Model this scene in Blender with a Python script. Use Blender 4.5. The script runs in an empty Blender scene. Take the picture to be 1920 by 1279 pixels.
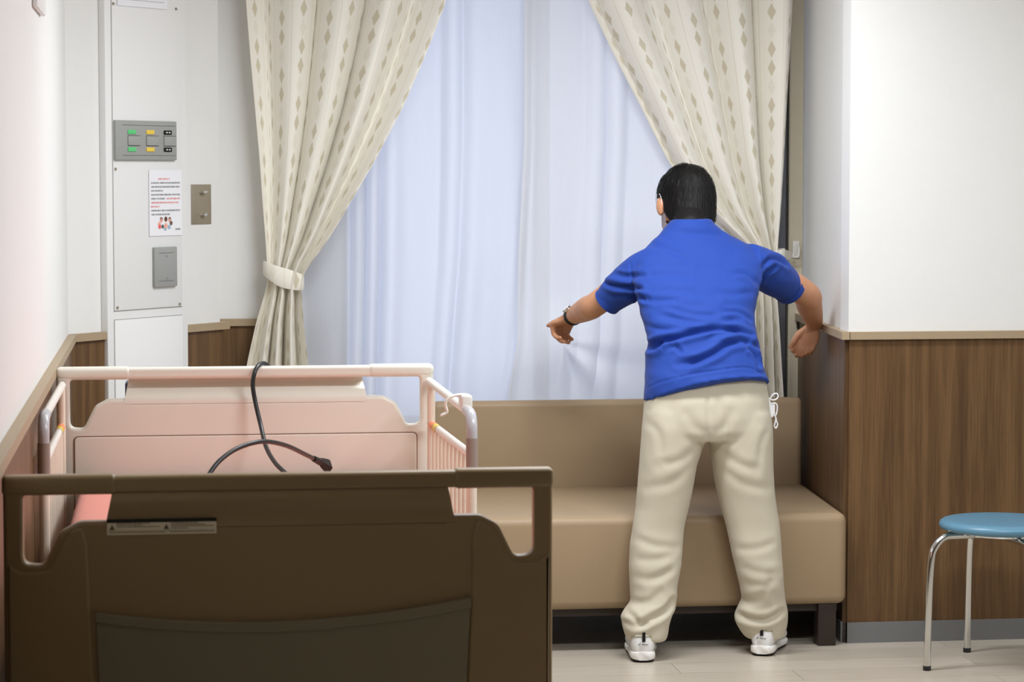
import bpy, bmesh, math, random
import numpy as np
from mathutils import Vector, Matrix, noise

random.seed(7)
SC = bpy.context.scene
COL = SC.collection

# ------------------------------------------------------------------ camera model
F = 4800.0; CX, CY = 960.0, 639.5; H = 1.5
PITCH = math.atan((CY - 320) / F)
_c, _s = math.cos(PITCH), math.sin(PITCH)
_d0 = ((320 - CX) / F, (320 - CY) / F)
YAW = math.atan2(-_d0[0], _c - _d0[1] * _s)
EYE = Vector((0, 0, H))

def ray(px, py):
    X = (px - CX) / F; Yd = (py - CY) / F
    fw = _c - Yd * _s; up = -_s - Yd * _c
    return Vector((X * math.cos(YAW) + fw * math.sin(YAW), -X * math.sin(YAW) + fw * math.cos(YAW), up))

def P(px, py, y):
    "point of the room that the photograph shows at px,py on the plane Y=y"
    r = ray(px, py); return EYE + r * (y / r.y)

def PZ(px, py, z):
    r = ray(px, py); return EYE + r * ((z - H) / r.z)

# ------------------------------------------------------------------ materials
def lin(c):
    c = c / 255.0
    return c / 12.92 if c <= 0.04045 else ((c + 0.055) / 1.055) ** 2.4

def rgb(*c): return (lin(c[0]), lin(c[1]), lin(c[2]), 1)

class NT:
    def __init__(self, name):
        self.m = bpy.data.materials.new(name); self.m.use_nodes = True
        self.t = self.m.node_tree; self.n = self.t.nodes; self.l = self.t.links
        self.b = self.n['Principled BSDF']; self.out = self.n['Material Output']
    def node(self, typ, **kw):
        nd = self.n.new(typ)
        for k, v in kw.items(): setattr(nd, k, v)
        return nd
    def link(self, a, b): self.l.new(a, b)
    def math(self, op, a, b=None, c=None):
        nd = self.node('ShaderNodeMath', operation=op)
        for i, v in enumerate((a, b, c)):
            if v is None: continue
            if isinstance(v, (int, float)): nd.inputs[i].default_value = v
            else: self.link(v, nd.inputs[i])
        return nd.outputs[0]
    def mix(self, fac, a, b):
        nd = self.node('ShaderNodeMix', data_type='RGBA')
        for s, v in ((nd.inputs['Factor'], fac), (nd.inputs[6], a), (nd.inputs[7], b)):
            if isinstance(v, (int, float, tuple)): s.default_value = v
            else: self.link(v, s)
        return nd.outputs[2]

def mat(name, col, rough=0.5, metal=0.0, noise_amt=0.05, scale=30.0, bump=0.0, bscale=200.0, spec=0.5, stretch=None):
    t = NT(name); b = t.b
    tc = t.node('ShaderNodeTexCoord'); mp = t.node('ShaderNodeMapping')
    t.link(tc.outputs['Object'], mp.inputs['Vector'])
    if stretch: mp.inputs['Scale'].default_value = stretch
    nz = t.node('ShaderNodeTexNoise'); nz.inputs['Scale'].default_value = scale; nz.inputs['Detail'].default_value = 3
    t.link(mp.outputs[0], nz.inputs['Vector'])
    c = rgb(*col)
    lo = tuple(x * (1 - noise_amt) for x in c[:3]) + (1,); hi = tuple(min(1, x * (1 + noise_amt)) for x in c[:3]) + (1,)
    t.link(t.mix(nz.outputs['Fac'], lo, hi), b.inputs['Base Color'])
    b.inputs['Roughness'].default_value = rough; b.inputs['Metallic'].default_value = metal
    b.inputs['Specular IOR Level'].default_value = spec
    if bump:
        n2 = t.node('ShaderNodeTexNoise'); n2.inputs['Scale'].default_value = bscale; n2.inputs['Detail'].default_value = 2
        t.link(tc.outputs['Object'], n2.inputs['Vector'])
        bp = t.node('ShaderNodeBump'); bp.inputs['Strength'].default_value = bump; bp.inputs['Distance'].default_value = 0.002
        t.link(n2.outputs['Fac'], bp.inputs['Height']); t.link(bp.outputs[0], b.inputs['Normal'])
    return t.m

def wood_mat(name, dark, mid, light):
    t = NT(name)
    tc = t.node('ShaderNodeTexCoord'); mp = t.node('ShaderNodeMapping')
    mp.inputs['Scale'].default_value = (1, 1, 0.035)
    t.link(tc.outputs['Object'], mp.inputs['Vector'])
    n1 = t.node('ShaderNodeTexNoise'); n1.inputs['Scale'].default_value = 28; n1.inputs['Detail'].default_value = 4
    n2 = t.node('ShaderNodeTexNoise'); n2.inputs['Scale'].default_value = 190; n2.inputs['Detail'].default_value = 3
    for n in (n1, n2): t.link(mp.outputs[0], n.inputs['Vector'])
    f = t.math('ADD', t.math('MULTIPLY', n1.outputs['Fac'], 0.65), t.math('MULTIPLY', n2.outputs['Fac'], 0.35))
    r = t.node('ShaderNodeValToRGB'); t.link(f, r.inputs[0])
    e = r.color_ramp.elements
    e[0].position = 0.38; e[0].color = rgb(*dark); e[1].position = 0.62; e[1].color = rgb(*light)
    k = r.color_ramp.elements.new(0.5); k.color = rgb(*mid)
    t.link(r.outputs[0], t.b.inputs['Base Color']); t.b.inputs['Roughness'].default_value = 0.42
    t.b.inputs['Specular IOR Level'].default_value = 0.35
    return t.m

def floor_mat():
    t = NT('vinyl_plank_floor')
    tc = t.node('ShaderNodeTexCoord')
    sx = t.node('ShaderNodeSeparateXYZ'); t.link(tc.outputs['Object'], sx.inputs[0])
    br = t.node('ShaderNodeTexBrick'); br.offset = 0.37
    br.inputs['Scale'].default_value = 1.0; br.inputs['Brick Width'].default_value = 0.92; br.inputs['Row Height'].default_value = 0.155
    br.inputs['Mortar Size'].default_value = 0.0012; br.inputs['Bias'].default_value = 0.0
    br.inputs['Color1'].default_value = rgb(196, 186, 172); br.inputs['Color2'].default_value = rgb(184, 174, 160)
    br.inputs['Mortar'].default_value = rgb(140, 130, 118)
    t.link(tc.outputs['Object'], br.inputs['Vector'])
    mp = t.node('ShaderNodeMapping'); mp.inputs['Scale'].default_value = (1.2, 30, 1); t.link(tc.outputs['Object'], mp.inputs['Vector'])
    nz = t.node('ShaderNodeTexNoise'); nz.inputs['Scale'].default_value = 4; nz.inputs['Detail'].default_value = 5
    t.link(mp.outputs[0], nz.inputs['Vector'])
    r = t.node('ShaderNodeValToRGB'); t.link(nz.outputs['Fac'], r.inputs[0])
    r.color_ramp.elements[0].position = .3; r.color_ramp.elements[0].color = (.84, .83, .81, 1)
    r.color_ramp.elements[1].position = .7; r.color_ramp.elements[1].color = (1, 1, 1, 1)
    mm = t.node('ShaderNodeMix', data_type='RGBA', blend_type='MULTIPLY'); mm.inputs['Factor'].default_value = 1
    t.link(br.outputs['Color'], mm.inputs[6]); t.link(r.outputs[0], mm.inputs[7])
    t.link(mm.outputs[2], t.b.inputs['Base Color'])
    t.b.inputs['Roughness'].default_value = 0.28; t.b.inputs['Specular IOR Level'].default_value = 0.4
    return t.m

def drape_mat():
    t = NT('diamond_jacquard_fabric')
    uv = t.node('ShaderNodeUVMap'); uv.uv_map = 'UVMap'
    sx = t.node('ShaderNodeSeparateXYZ'); t.link(uv.outputs[0], sx.inputs[0])
    U, V = sx.outputs[0], sx.outputs[1]
    cw = 0.078
    cu = t.math('DIVIDE', U, cw); col = t.math('FLOOR', cu)
    fx = t.math('MULTIPLY', t.math('SUBTRACT', t.math('FRACT', cu), 0.5), cw)
    odd = t.math('MODULO', t.math('ABSOLUTE', col), 2.0)
    v2 = t.math('ADD', V, t.math('MULTIPLY', odd, 0.0965))
    k = t.math('DIVIDE', v2, 0.0645)
    idx = t.math('MODULO', t.math('FLOOR', k), 3.0)
    fy = t.math('MULTIPLY', t.math('SUBTRACT', t.math('FRACT', k), 0.5), 0.0645)
    dia = t.math('ADD', t.math('DIVIDE', t.math('ABSOLUTE', fx), 0.0125), t.math('DIVIDE', t.math('ABSOLUTE', fy), 0.030))
    mr = t.node('ShaderNodeMapRange'); mr.inputs[1].default_value = 1.06; mr.inputs[2].default_value = 0.94
    t.link(dia, mr.inputs[0]); inside = mr.outputs[0]
    hatched = t.math('GREATER_THAN', idx, 1.5)
    st = t.math('GREATER_THAN', t.math('SINE', t.math('MULTIPLY', V, 2 * math.pi / 0.0062)), 0.15)
    w = t.math('ADD', t.math('MULTIPLY', t.math('SUBTRACT', 1.0, hatched), 1.0), t.math('MULTIPLY', hatched, t.math('MULTIPLY', st, 0.5)))
    fac = t.math('MULTIPLY', inside, w)
    line = t.math('GREATER_THAN', t.math('ABSOLUTE', fx), 0.0378)
    base = t.mix(t.math('MULTIPLY', line, 0.45), rgb(247, 243, 232), rgb(212, 199, 170))
    c = t.mix(fac, base, rgb(216, 207, 184))
    t.link(c, t.b.inputs['Base Color']); t.b.inputs['Roughness'].default_value = 0.75
    t.b.inputs['Specular IOR Level'].default_value = 0.25
    t.b.inputs['Sheen Weight'].default_value = 0.2
    tr = t.node('ShaderNodeBsdfTranslucent'); t.link(c, tr.inputs[0])
    ms = t.node('ShaderNodeMixShader'); ms.inputs[0].default_value = 0.15
    t.link(t.b.outputs[0], ms.inputs[1]); t.link(tr.outputs[0], ms.inputs[2]); t.link(ms.outputs[0], t.out.inputs[0])
    return t.m

def sheer_mat(name='sheer_voile', tl=.42):
    t = NT(name)
    c = rgb(232, 234, 238)
    d = t.node('ShaderNodeBsdfDiffuse'); d.inputs[0].default_value = c
    tr = t.node('ShaderNodeBsdfTranslucent'); tr.inputs[0].default_value = c
    tp = t.node('ShaderNodeBsdfTransparent')
    uv = t.node('ShaderNodeUVMap'); uv.uv_map = 'UVMap'
    mp = t.node('ShaderNodeMapping'); mp.inputs['Scale'].default_value = (900, 6, 1); t.link(uv.outputs[0], mp.inputs[0])
    nz = t.node('ShaderNodeTexNoise'); nz.inputs['Scale'].default_value = 1; t.link(mp.outputs[0], nz.inputs['Vector'])
    m1 = t.node('ShaderNodeMixShader'); m1.inputs[0].default_value = tl
    m2 = t.node('ShaderNodeMixShader')
    t.link(t.math('MULTIPLY', nz.outputs['Fac'], 0.12), m2.inputs[0])
    t.link(d.outputs[0], m1.inputs[1]); t.link(tr.outputs[0], m1.inputs[2])
    t.link(m1.outputs[0], m2.inputs[1]); t.link(tp.outputs[0], m2.inputs[2]); t.link(m2.outputs[0], t.out.inputs[0])
    return t.m

def cloth_mat(name, col, rough=0.8, weave=900, amt=0.06, sheen=0.15, bump=0.15):
    t = NT(name)
    tc = t.node('ShaderNodeTexCoord')
    nz = t.node('ShaderNodeTexNoise'); nz.inputs['Scale'].default_value = weave; nz.inputs['Detail'].default_value = 2
    n3 = t.node('ShaderNodeTexNoise'); n3.inputs['Scale'].default_value = 6
    for n in (nz, n3): t.link(tc.outputs['Object'], n.inputs['Vector'])
    f = t.math('ADD', t.math('MULTIPLY', nz.outputs['Fac'], .5), t.math('MULTIPLY', n3.outputs['Fac'], .5))
    c = rgb(*col)
    t.link(t.mix(f, tuple(x * (1 - amt) for x in c[:3]) + (1,), tuple(min(1, x * (1 + amt)) for x in c[:3]) + (1,)), t.b.inputs['Base Color'])
    t.b.inputs['Roughness'].default_value = rough; t.b.inputs['Sheen Weight'].default_value = sheen
    t.b.inputs['Specular IOR Level'].default_value = 0.25
    bp = t.node('ShaderNodeBump'); bp.inputs['Strength'].default_value = bump; bp.inputs['Distance'].default_value = 0.001
    t.link(nz.outputs['Fac'], bp.inputs['Height']); t.link(bp.outputs[0], t.b.inputs['Normal'])
    return t.m

def skin_mat():
    t = NT('skin')
    tc = t.node('ShaderNodeTexCoord')
    nz = t.node('ShaderNodeTexNoise'); nz.inputs['Scale'].default_value = 22; nz.inputs['Detail'].default_value = 4
    t.link(tc.outputs['Object'], nz.inputs['Vector'])
    t.link(t.mix(nz.outputs['Fac'], rgb(188, 132, 98), rgb(210, 158, 124)), t.b.inputs['Base Color'])
    t.b.inputs['Roughness'].default_value = 0.5; t.b.inputs['Subsurface Weight'].default_value = 0.12
    t.b.inputs['Subsurface Radius'].default_value = (0.01, 0.004, 0.002)
    t.b.inputs['Specular IOR Level'].default_value = 0.35
    return t.m

def emit(name, col, strength):
    t = NT(name); e = t.node('ShaderNodeEmission'); e.inputs[0].default_value = col; e.inputs[1].default_value = strength
    t.link(e.outputs[0], t.out.inputs[0]); return t.m

M = dict(
    wall=mat('white_wallpaper', (226, 226, 224), 0.6, noise_amt=.015, scale=8, bump=.25, bscale=350),
    column=mat('white_painted_steel', (229, 229, 228), 0.38, noise_amt=.01, scale=6),
    wains=wood_mat('walnut_laminate', (82, 58, 36), (97, 71, 44), (112, 84, 54)),
    rail=mat('taupe_rail_laminate', (164, 144, 116), 0.5, noise_amt=.06, scale=40),
    base=mat('grey_vinyl_baseboard', (116, 116, 116), 0.5),
    floor=floor_mat(),
    ceil=mat('ceiling_board', (225, 225, 222), 0.8, noise_amt=.03, scale=60),
    drape=drape_mat(), sheer=sheer_mat(), sheer2=sheer_mat('sheer_voile_less_backlit', .26),  # second sheer is less translucent, standing in for weaker backlight
    steel=mat('brushed_steel', (156, 146, 128), 0.4, 0.35, noise_amt=.08, scale=80, stretch=(1, 1, .1)),
    chrome=mat('chrome', (222, 222, 220), 0.12, 1.0, noise_amt=.01),
    greyp=mat('grey_plastic', (152, 154, 151), 0.45, noise_amt=.01),
    green=mat('green_plastic', (92, 196, 120), 0.4, noise_amt=.01),
    yellow=mat('yellow_plastic', (228, 196, 78), 0.4, noise_amt=.01),
    black=mat('black_rubber', (26, 26, 27), 0.4, noise_amt=.05),
    blackg=mat('black_plastic', (22, 22, 22), 0.55, noise_amt=.02, spec=.25),
    gap=mat('grey_gap', (168, 168, 165), .7), dark=mat('dark_line', (70, 70, 68), 0.7),
    paper=mat('white_paper', (232, 232, 236), 0.7, noise_amt=.01),
    ink=mat('grey_ink', (92, 94, 92), 0.8), red=mat('red_ink', (226, 98, 98), 0.8), pink=mat('pink_ink', (232, 168, 150), 0.8),
    blue=mat('blue_ink', (150, 178, 204), 0.8), brown=mat('brown_ink', (110, 84, 68), 0.8),
    cream=mat('cream_bed_plastic', (228, 226, 214), 0.38, noise_amt=.015, scale=10),
    tan=mat('tan_bed_plastic', (142, 120, 86), 0.42, noise_amt=.03, scale=14, bump=.15, bscale=600),
    olive=mat('olive_grey_insert', (124, 116, 94), 0.55, noise_amt=.03, scale=14, bump=.15, bscale=600),
    railw=mat('white_rail_enamel', (232, 228, 220), 0.3, noise_amt=.01),
    bars=mat('cream_rail_enamel', (226, 214, 196), 0.35, noise_amt=.01),
    grip=mat('taupe_grip', (150, 136, 126), 0.35, noise_amt=.02),
    gripg=mat('grey_grip', (186, 186, 190), 0.28, noise_amt=.02),
    salmon=cloth_mat('salmon_sheet', (226, 146, 130), 0.55, 500, .05, .1),
    label=mat('pale_label', (215, 205, 180), 0.5), labelk=mat('label_black', (18, 16, 12), 0.5), labeli=mat('label_ink', (96, 84, 62), 0.6),
    sofa=cloth_mat('tan_vinyl', (158, 136, 108), 0.42, 700, .05, 0.0, .3),
    sofaleg=mat('dark_stained_wood', (46, 34, 26), 0.45),
    shirt=cloth_mat('blue_jersey', (32, 65, 150), 0.75, 800, .07, .06),
    pants=cloth_mat('beige_twill', (196, 188, 168), 0.8, 900, .05, .1),
    skin=skin_mat(),
    hair=mat('black_hair', (19, 17, 16), 0.6, noise_amt=.3, scale=120, spec=.22),
    shoe=mat('white_leather', (232, 232, 232), 0.45, noise_amt=.01), sole=mat('white_sole', (236, 234, 230), 0.55, noise_amt=.01),
    olivel=mat('olive_piping', (150, 146, 112), 0.7), outsole=mat('dark_outsole', (30, 28, 26), 0.7),
    cord=mat('white_cord', (236, 236, 240), 0.6, noise_amt=.01),
    seatb=mat('blue_vinyl', (88, 132, 156), 0.35, noise_amt=.04, scale=18),
    winf=mat('grey_aluminium', (104, 106, 112), 0.4, .5), frame=mat('beige_window_trim', (208, 198, 174), 0.6),
    lid=mat('navy_plastic', (44, 54, 78), 0.35), lamp=emit('lamp_diffuser', (.93, 0.965, 1, 1), 5.0),
    eye=mat('eye_white', (235, 232, 228), 0.25), iris=mat('iris_dark', (40, 26, 18), 0.25), lip=mat('lip', (176, 104, 90), 0.5),
)
_g = NT('window_glass'); _g.b.inputs['Transmission Weight'].default_value = 1; _g.b.inputs['Roughness'].default_value = 0.0
_g.b.inputs['IOR'].default_value = 1.02; M['glass'] = _g.m

# ------------------------------------------------------------------ builders
def empty(name, loc, label=None, cat=None, group=None, rz=0):
    o = bpy.data.objects.new(name, None); COL.objects.link(o); o.location = loc; o.rotation_euler.z = rz
    o.empty_display_size = .1
    if label: o['label'] = label; o['category'] = cat
    if group: o['group'] = group
    return o

def tag(o, label, cat, group=None):
    o['label'] = label; o['category'] = cat
    if group: o['group'] = group
    return o

def link(name, me, m, parent=None, kind=None, smooth=True):
    o = bpy.data.objects.new(name, me); COL.objects.link(o)
    for x in (m if isinstance(m, (list, tuple)) else [m]): me.materials.append(x)
    if smooth:
        for p in me.polygons: p.use_smooth = True
    if parent is not None:
        o.parent = parent
        pm = Matrix.Identity(4)
        q = parent; chain = []
        while q: chain.append(q); q = q.parent
        for q in reversed(chain):
            pm = pm @ (q.matrix_parent_inverse @ (Matrix.Translation(q.location) @ q.rotation_euler.to_matrix().to_4x4()))
        o.matrix_parent_inverse = pm.inverted()
    if kind: o['kind'] = kind
    return o

def fin(bm, name, m, parent=None, kind=None, smooth=True, angle=40):
    bmesh.ops.recalc_face_normals(bm, faces=bm.faces)
    me = bpy.data.meshes.new(name); bm.to_mesh(me); bm.free()
    o = link(name, me, m, parent, kind, smooth)
    if smooth and angle:
        me.set_sharp_from_angle(angle=math.radians(angle))
    return o

def box(bm, x0, x1, y0, y1, z0, z1, bev=0.0, seg=2):
    r = bmesh.ops.create_cube(bm, size=1)
    vs = r['verts']
    bmesh.ops.scale(bm, vec=(x1 - x0, y1 - y0, z1 - z0), verts=vs)
    bmesh.ops.translate(bm, vec=((x0 + x1) / 2, (y0 + y1) / 2, (z0 + z1) / 2), verts=vs)
    if bev:
        es = list({e for v in vs for e in v.link_edges})
        r = bmesh.ops.bevel(bm, geom=es, offset=bev, segments=seg, affect='EDGES', profile=0.5)
        vs = list({v for f in r['faces'] for v in f.verts} | {v for v in vs if v.is_valid})
    return vs

def hull_box(bm, pts8):
    vs = [bm.verts.new(p) for p in pts8]
    for f in ((0, 1, 2, 3), (4, 7, 6, 5), (0, 4, 5, 1), (1, 5, 6, 2), (2, 6, 7, 3), (3, 7, 4, 0)):
        bm.faces.new([vs[i] for i in f])
    return vs

def catmull(pts, n=8, closed=False):
    pts = [Vector(p) for p in pts]; out = []
    N = len(pts)
    rng = range(N if closed else N - 1)
    for i in rng:
        p0 = pts[(i - 1) % N] if (closed or i > 0) else pts[0] * 2 - pts[1]
        p1 = pts[i]; p2 = pts[(i + 1) % N]
        p3 = pts[(i + 2) % N] if (closed or i + 2 < N) else pts[-1] * 2 - pts[-2]
        for k in range(n):
            t = k / n
            out.append(0.5 * ((2 * p1) + (p2 - p0) * t + (2 * p0 - 5 * p1 + 4 * p2 - p3) * t * t + (3 * p1 - p0 - 3 * p2 + p3) * t ** 3))
    if not closed: out.append(pts[-1])
    return out

def loft(bm, rings, closed_ends=True):
    R = [[bm.verts.new(p) for p in r] for r in rings]
    n = len(R[0])
    for a, b in zip(R, R[1:]):
        for i in range(n):
            bm.faces.new((a[i], a[(i + 1) % n], b[(i + 1) % n], b[i]))
    if closed_ends:
        bm.faces.new(R[0][::-1]); bm.faces.new(R[-1])
    return R

def tube(bm, pts, rad, seg=12, cap=True, flat=1.0, up=None, round_ends=False):
    pts = [Vector(p) for p in pts]
    n = len(pts)
    if isinstance(rad, (int, float)): rad = [rad] * n
    rad = [(r if isinstance(r, (tuple, list)) else (r, r * flat)) for r in rad]
    T = []
    for i in range(n):
        a = pts[max(0, i - 1)]; b = pts[min(n - 1, i + 1)]
        T.append((b - a).normalized())
    if round_ends:
        def ext(p, t, r, sgn):
            ps, rs = [], []
            for k in range(1, 5):
                a = k * math.pi / 2 / 4.3
                ps.append(p + t * sgn * max(r) * math.sin(a)); rs.append((r[0] * math.cos(a), r[1] * math.cos(a)))
            return ps, rs
        p0, r0 = ext(pts[0], T[0], rad[0], -1); p1, r1 = ext(pts[-1], T[-1], rad[-1], 1)
        pts = p0[::-1] + pts + p1; rad = r0[::-1] + rad + r1; T = [T[0]] * 4 + T + [T[-1]] * 4; n = len(pts)
    u = Vector(up) if up is not None else (Vector((0, 0, 1)) if abs(T[0].z) < .9 else Vector((0, 1, 0)))
    rings = []
    for i in range(n):
        u = (u - T[i] * u.dot(T[i]))
        if u.length < 1e-6: u = T[i].orthogonal()
        u.normalize(); w = T[i].cross(u)
        rings.append([pts[i] + w * (rad[i][0] * math.cos(a)) + u * (rad[i][1] * math.sin(a)) for a in [2 * math.pi * k / seg for k in range(seg)]])
    return loft(bm, rings, cap)

def cyl(bm, p, q, r, seg=20): return tube(bm, [p, q], r, seg)

def lathe(bm, prof, c, seg=32):
    rings = [[Vector((c[0] + r * math.cos(a), c[1] + r * math.sin(a), c[2] + z)) for a in [2 * math.pi * k / seg for k in range(seg)]] for r, z in prof]
    loft(bm, rings, True)

def fillet(poly, rads, n=5):
    "round the corners of a 2D polygon; rads: one or per corner"
    out = []; N = len(poly)
    for i, p in enumerate(poly):
        r = rads[i] if isinstance(rads, (list, tuple)) else rads
        p = Vector(p); a = Vector(poly[i - 1]) - p; b = Vector(poly[(i + 1) % N]) - p
        if r <= 0: out.append(p); continue
        an = a.normalized(); bn = b.normalized()
        ang = an.angle(bn); d = min(r / math.tan(ang / 2), a.length * .49, b.length * .49)
        A = p + an * d; B = p + bn * d
        for k in range(n + 1):
            t = k / n; out.append((1 - t) ** 2 * A + 2 * t * (1 - t) * p + t * t * B)
    return out

def plate(outlines, thick, bev, name='plate', res=2):
    "2D outlines (first outer, others holes) -> mesh extruded along local +Z, rounded edges"
    cu = bpy.data.curves.new(name, 'CURVE'); cu.dimensions = '2D'; cu.fill_mode = 'BOTH'
    cu.extrude = max(thick / 2 - bev, 0.0001); cu.bevel_depth = bev; cu.bevel_resolution = res
    cu.offset = -bev
    for ol in outlines:
        sp = cu.splines.new('POLY'); sp.points.add(len(ol) - 1); sp.use_cyclic_u = True
        for q, p in zip(sp.points, ol): q.co = (p[0], p[1], 0, 1)
    ob = bpy.data.objects.new(name, cu); COL.objects.link(ob)
    dg = bpy.context.evaluated_depsgraph_get()
    me = bpy.data.meshes.new_from_object(ob.evaluated_get(dg))
    bpy.data.objects.remove(ob); bpy.data.curves.remove(cu)
    return me

def place_xz(me, x, y, z, flipy=False):
    "local (u,v,w) -> world (x+u, y-w, z+v): plate standing up facing -Y"
    me.transform(Matrix(((1, 0, 0, x), (0, 0, -1, y), (0, 1, 0, z), (0, 0, 0, 1))))
    return me

def remesh(bm, voxel, smooth=4, name='r'):
    bmesh.ops.recalc_face_normals(bm, faces=bm.faces)
    me = bpy.data.meshes.new(name); bm.to_mesh(me); bm.free()
    ob = bpy.data.objects.new(name, me); COL.objects.link(ob)
    m = ob.modifiers.new('r', 'REMESH'); m.mode = 'VOXEL'; m.voxel_size = voxel
    s = ob.modifiers.new('s', 'SMOOTH'); s.factor = .5; s.iterations = smooth
    dg = bpy.context.evaluated_depsgraph_get()
    out = bpy.data.meshes.new_from_object(ob.evaluated_get(dg))
    bpy.data.objects.remove(ob); bpy.data.meshes.remove(me)
    return out

def getv(me):
    n = len(me.vertices); co = np.empty(n * 3); me.vertices.foreach_get('co', co)
    no = np.empty(n * 3); me.vertices.foreach_get('normal', no)
    return co.reshape(-1, 3), no.reshape(-1, 3)

def setv(me, co): me.vertices.foreach_set('co', co.ravel()); me.update()

def seg_dist(q, a, b):
    ab = b - a; t = np.clip(((q - a) @ ab) / max(ab @ ab, 1e-9), 0, 1)
    return np.linalg.norm(q - (a + t[:, None] * ab), axis=1)

def strokes(me, S, side=-1, lim=0.25):
    "press creases (depth>0) or raise ridges into the cloth facing side*Y. S: (world pts, width, depth)"
    co, no = getv(me)
    w = np.clip((side * no[:, 1] + lim) / (lim + .25), 0, 1)
    d = np.zeros(len(co)); q = co[:, [0, 2]]
    for pts, wd, dp in S:
        pts = catmull(pts, 6) if len(pts) > 2 else [Vector(p) for p in pts]
        L = len(pts); P2 = np.array([[p.x, p.z] for p in pts])
        best = np.full(len(co), 1e9); tb = np.zeros(len(co))
        for i in range(L - 1):
            di = seg_dist(q, P2[i], P2[i + 1]); m_ = di < best
            best = np.where(m_, di, best); tb = np.where(m_, i / (L - 1), tb)
        # which side of the line: asymmetric roll above the crease
        fade = np.clip(np.minimum(tb, 1 - tb) * 5 + .25, 0, 1)
        d -= dp * fade * np.exp(-(best / wd) ** 2)
        d += .55 * dp * fade * np.exp(-((best - 2.0 * wd) / (1.1 * wd)) ** 2)
    co += no * (d * w)[:, None]
    setv(me, co)

def cloth_noise(me, amp, fx, fz, seed=0):
    co, no = getv(me)
    d = np.array([noise.noise(Vector((c[0] * fx + seed, c[1] * fx, c[2] * fz))) for c in co])
    co += no * (d * amp)[:, None]; setv(me, co)

# ================================================================== THE ROOM
YR = 7.864      # frontal wall right of the niche
XL = -0.32      # left wall
XC = 2.119      # niche corner
ZT = 0.992      # top of the chair rail
CEIL = 2.55
YB = 8.99       # window wall
XN2 = 2.235     # back of the niche side wall

def wallquad(bm, a, b, z0, z1, t=0.1, side=1):
    "vertical slab from a to b (x,y), thickness t to the side away from the room"
    a = Vector((a[0], a[1], 0)); b = Vector((b[0], b[1], 0))
    n = Vector((-(b - a).y, (b - a).x, 0)).normalized() * t * side
    hull_box(bm, [a + Vector((0, 0, z0)), b + Vector((0, 0, z0)), b + Vector((0, 0, z1)), a + Vector((0, 0, z1)),
                  a + n + Vector((0, 0, z0)), b + n + Vector((0, 0, z0)), b + n + Vector((0, 0, z1)), a + n + Vector((0, 0, z1))])

CH0 = (XL, 8.06); CH1 = (0.160, 8.655)          # chamfered corner
BL0 = (0.160, 8.84); BL1 = (0.43, 8.84)         # wall left of the window

def structure(name, bm, m): 
    return fin(bm, name, m, kind='structure', smooth=False)

bm = bmesh.new(); box(bm, XL - .1, 4.7, -1.6, 9.2, -.1, 0); structure('floor', bm, M['floor'])
bm = bmesh.new(); box(bm, XL - .1, 4.7, -1.6, 9.2, CEIL, CEIL + .1); structure('ceiling', bm, M['ceil'])
bm = bmesh.new(); wallquad(bm, (XL, -1.5), CH0, 0, CEIL, .1, 1); structure('wall_left', bm, M['wall'])
bm = bmesh.new(); wallquad(bm, CH0, CH1, 0, CEIL, .1, 1); wallquad(bm, CH1, BL0, 0, CEIL, .1, 1); structure('wall_corner', bm, M['wall'])
bm = bmesh.new()
wallquad(bm, BL0, BL1, 0, CEIL, .2, 1)
wallquad(bm, (.43, YB), (.56, YB), 0, CEIL, .1, 1); wallquad(bm, (2.03, YB), (XN2 + .05, YB), 0, CEIL, .1, 1)
wallquad(bm, (.56, YB), (2.03, YB), 0, .58, .1, 1); wallquad(bm, (.56, YB), (2.03, YB), 2.35, CEIL, .1, 1)
structure('wall_back', bm, M['wall'])
bm = bmesh.new(); hull_box(bm, [(XN2, YB, 0), (XC, YR + .0005, 0), (XC, YR + .0005, CEIL), (XN2, YB, CEIL), (XN2 + .1, YB, 0), (XC + .1, YR + .0005, 0), (XC + .1, YR + .0005, CEIL), (XN2 + .1, YB, CEIL)]); structure('wall_niche', bm, M['wall'])
bm = bmesh.new(); wallquad(bm, (XC, YR), (4.6, YR), 0, CEIL, .1, 1); structure('wall_right', bm, M['wall'])
bm = bmesh.new(); wallquad(bm, (4.6, YR), (4.6, -1.5), 0, CEIL, .1, 1); structure('wall_far_right', bm, M['wall'])
bm = bmesh.new(); wallquad(bm, (4.6, -1.5), (XL, -1.5), 0, CEIL, .1, 1); structure('wall_front', bm, mat('dark_unseen_wall', (120, 104, 88), .7))  # unseen wall closing the room, coloured dark to cut bounce on the footboard

# wainscot panels (laminate) on each wall, chair rails, baseboards
def wains(name, a, b, top=ZT - .02, t=.012):
    bm = bmesh.new(); wallquad(bm, a, b, 0.0, top, t, -1); return structure(name, bm, M['wains'])
def rail(name, a, b, ext0=0, ext1=0):
    a = Vector(a); b = Vector(b); d = (b - a).normalized(); a = a - d * ext0; b = b + d * ext1
    bm = bmesh.new(); wallquad(bm, a, b, ZT - .024, ZT, .024, -1)
    return structure(name, bm, M['rail'])
def base(name, a, b):
    bm = bmesh.new(); wallquad(bm, a, b, 0, .066, .017, -1)
    return structure(name, bm, M['base'])
runs = [('left', (XL, -1.5), CH0), ('corner', CH0, CH1), ('back', BL0, BL1), ('niche', (XN2, YB), (XC, YR)), ('right', (XC, YR), (4.6, YR))]
for i, (n, a, b) in enumerate(runs):
    wains('wall_%s_wainscot' % n, a, b)
    rail('trim_%d' % (i + 1), a, b, 0, .024 if n in ('corner', 'niche') else 0)
    base('baseboard_' + n, a, b)
bm = bmesh.new(); box(bm, .43, .56, YB - .012, YB, 0, ZT - .02); structure('wall_back_wainscot_panel', bm, M['wains'])

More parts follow.
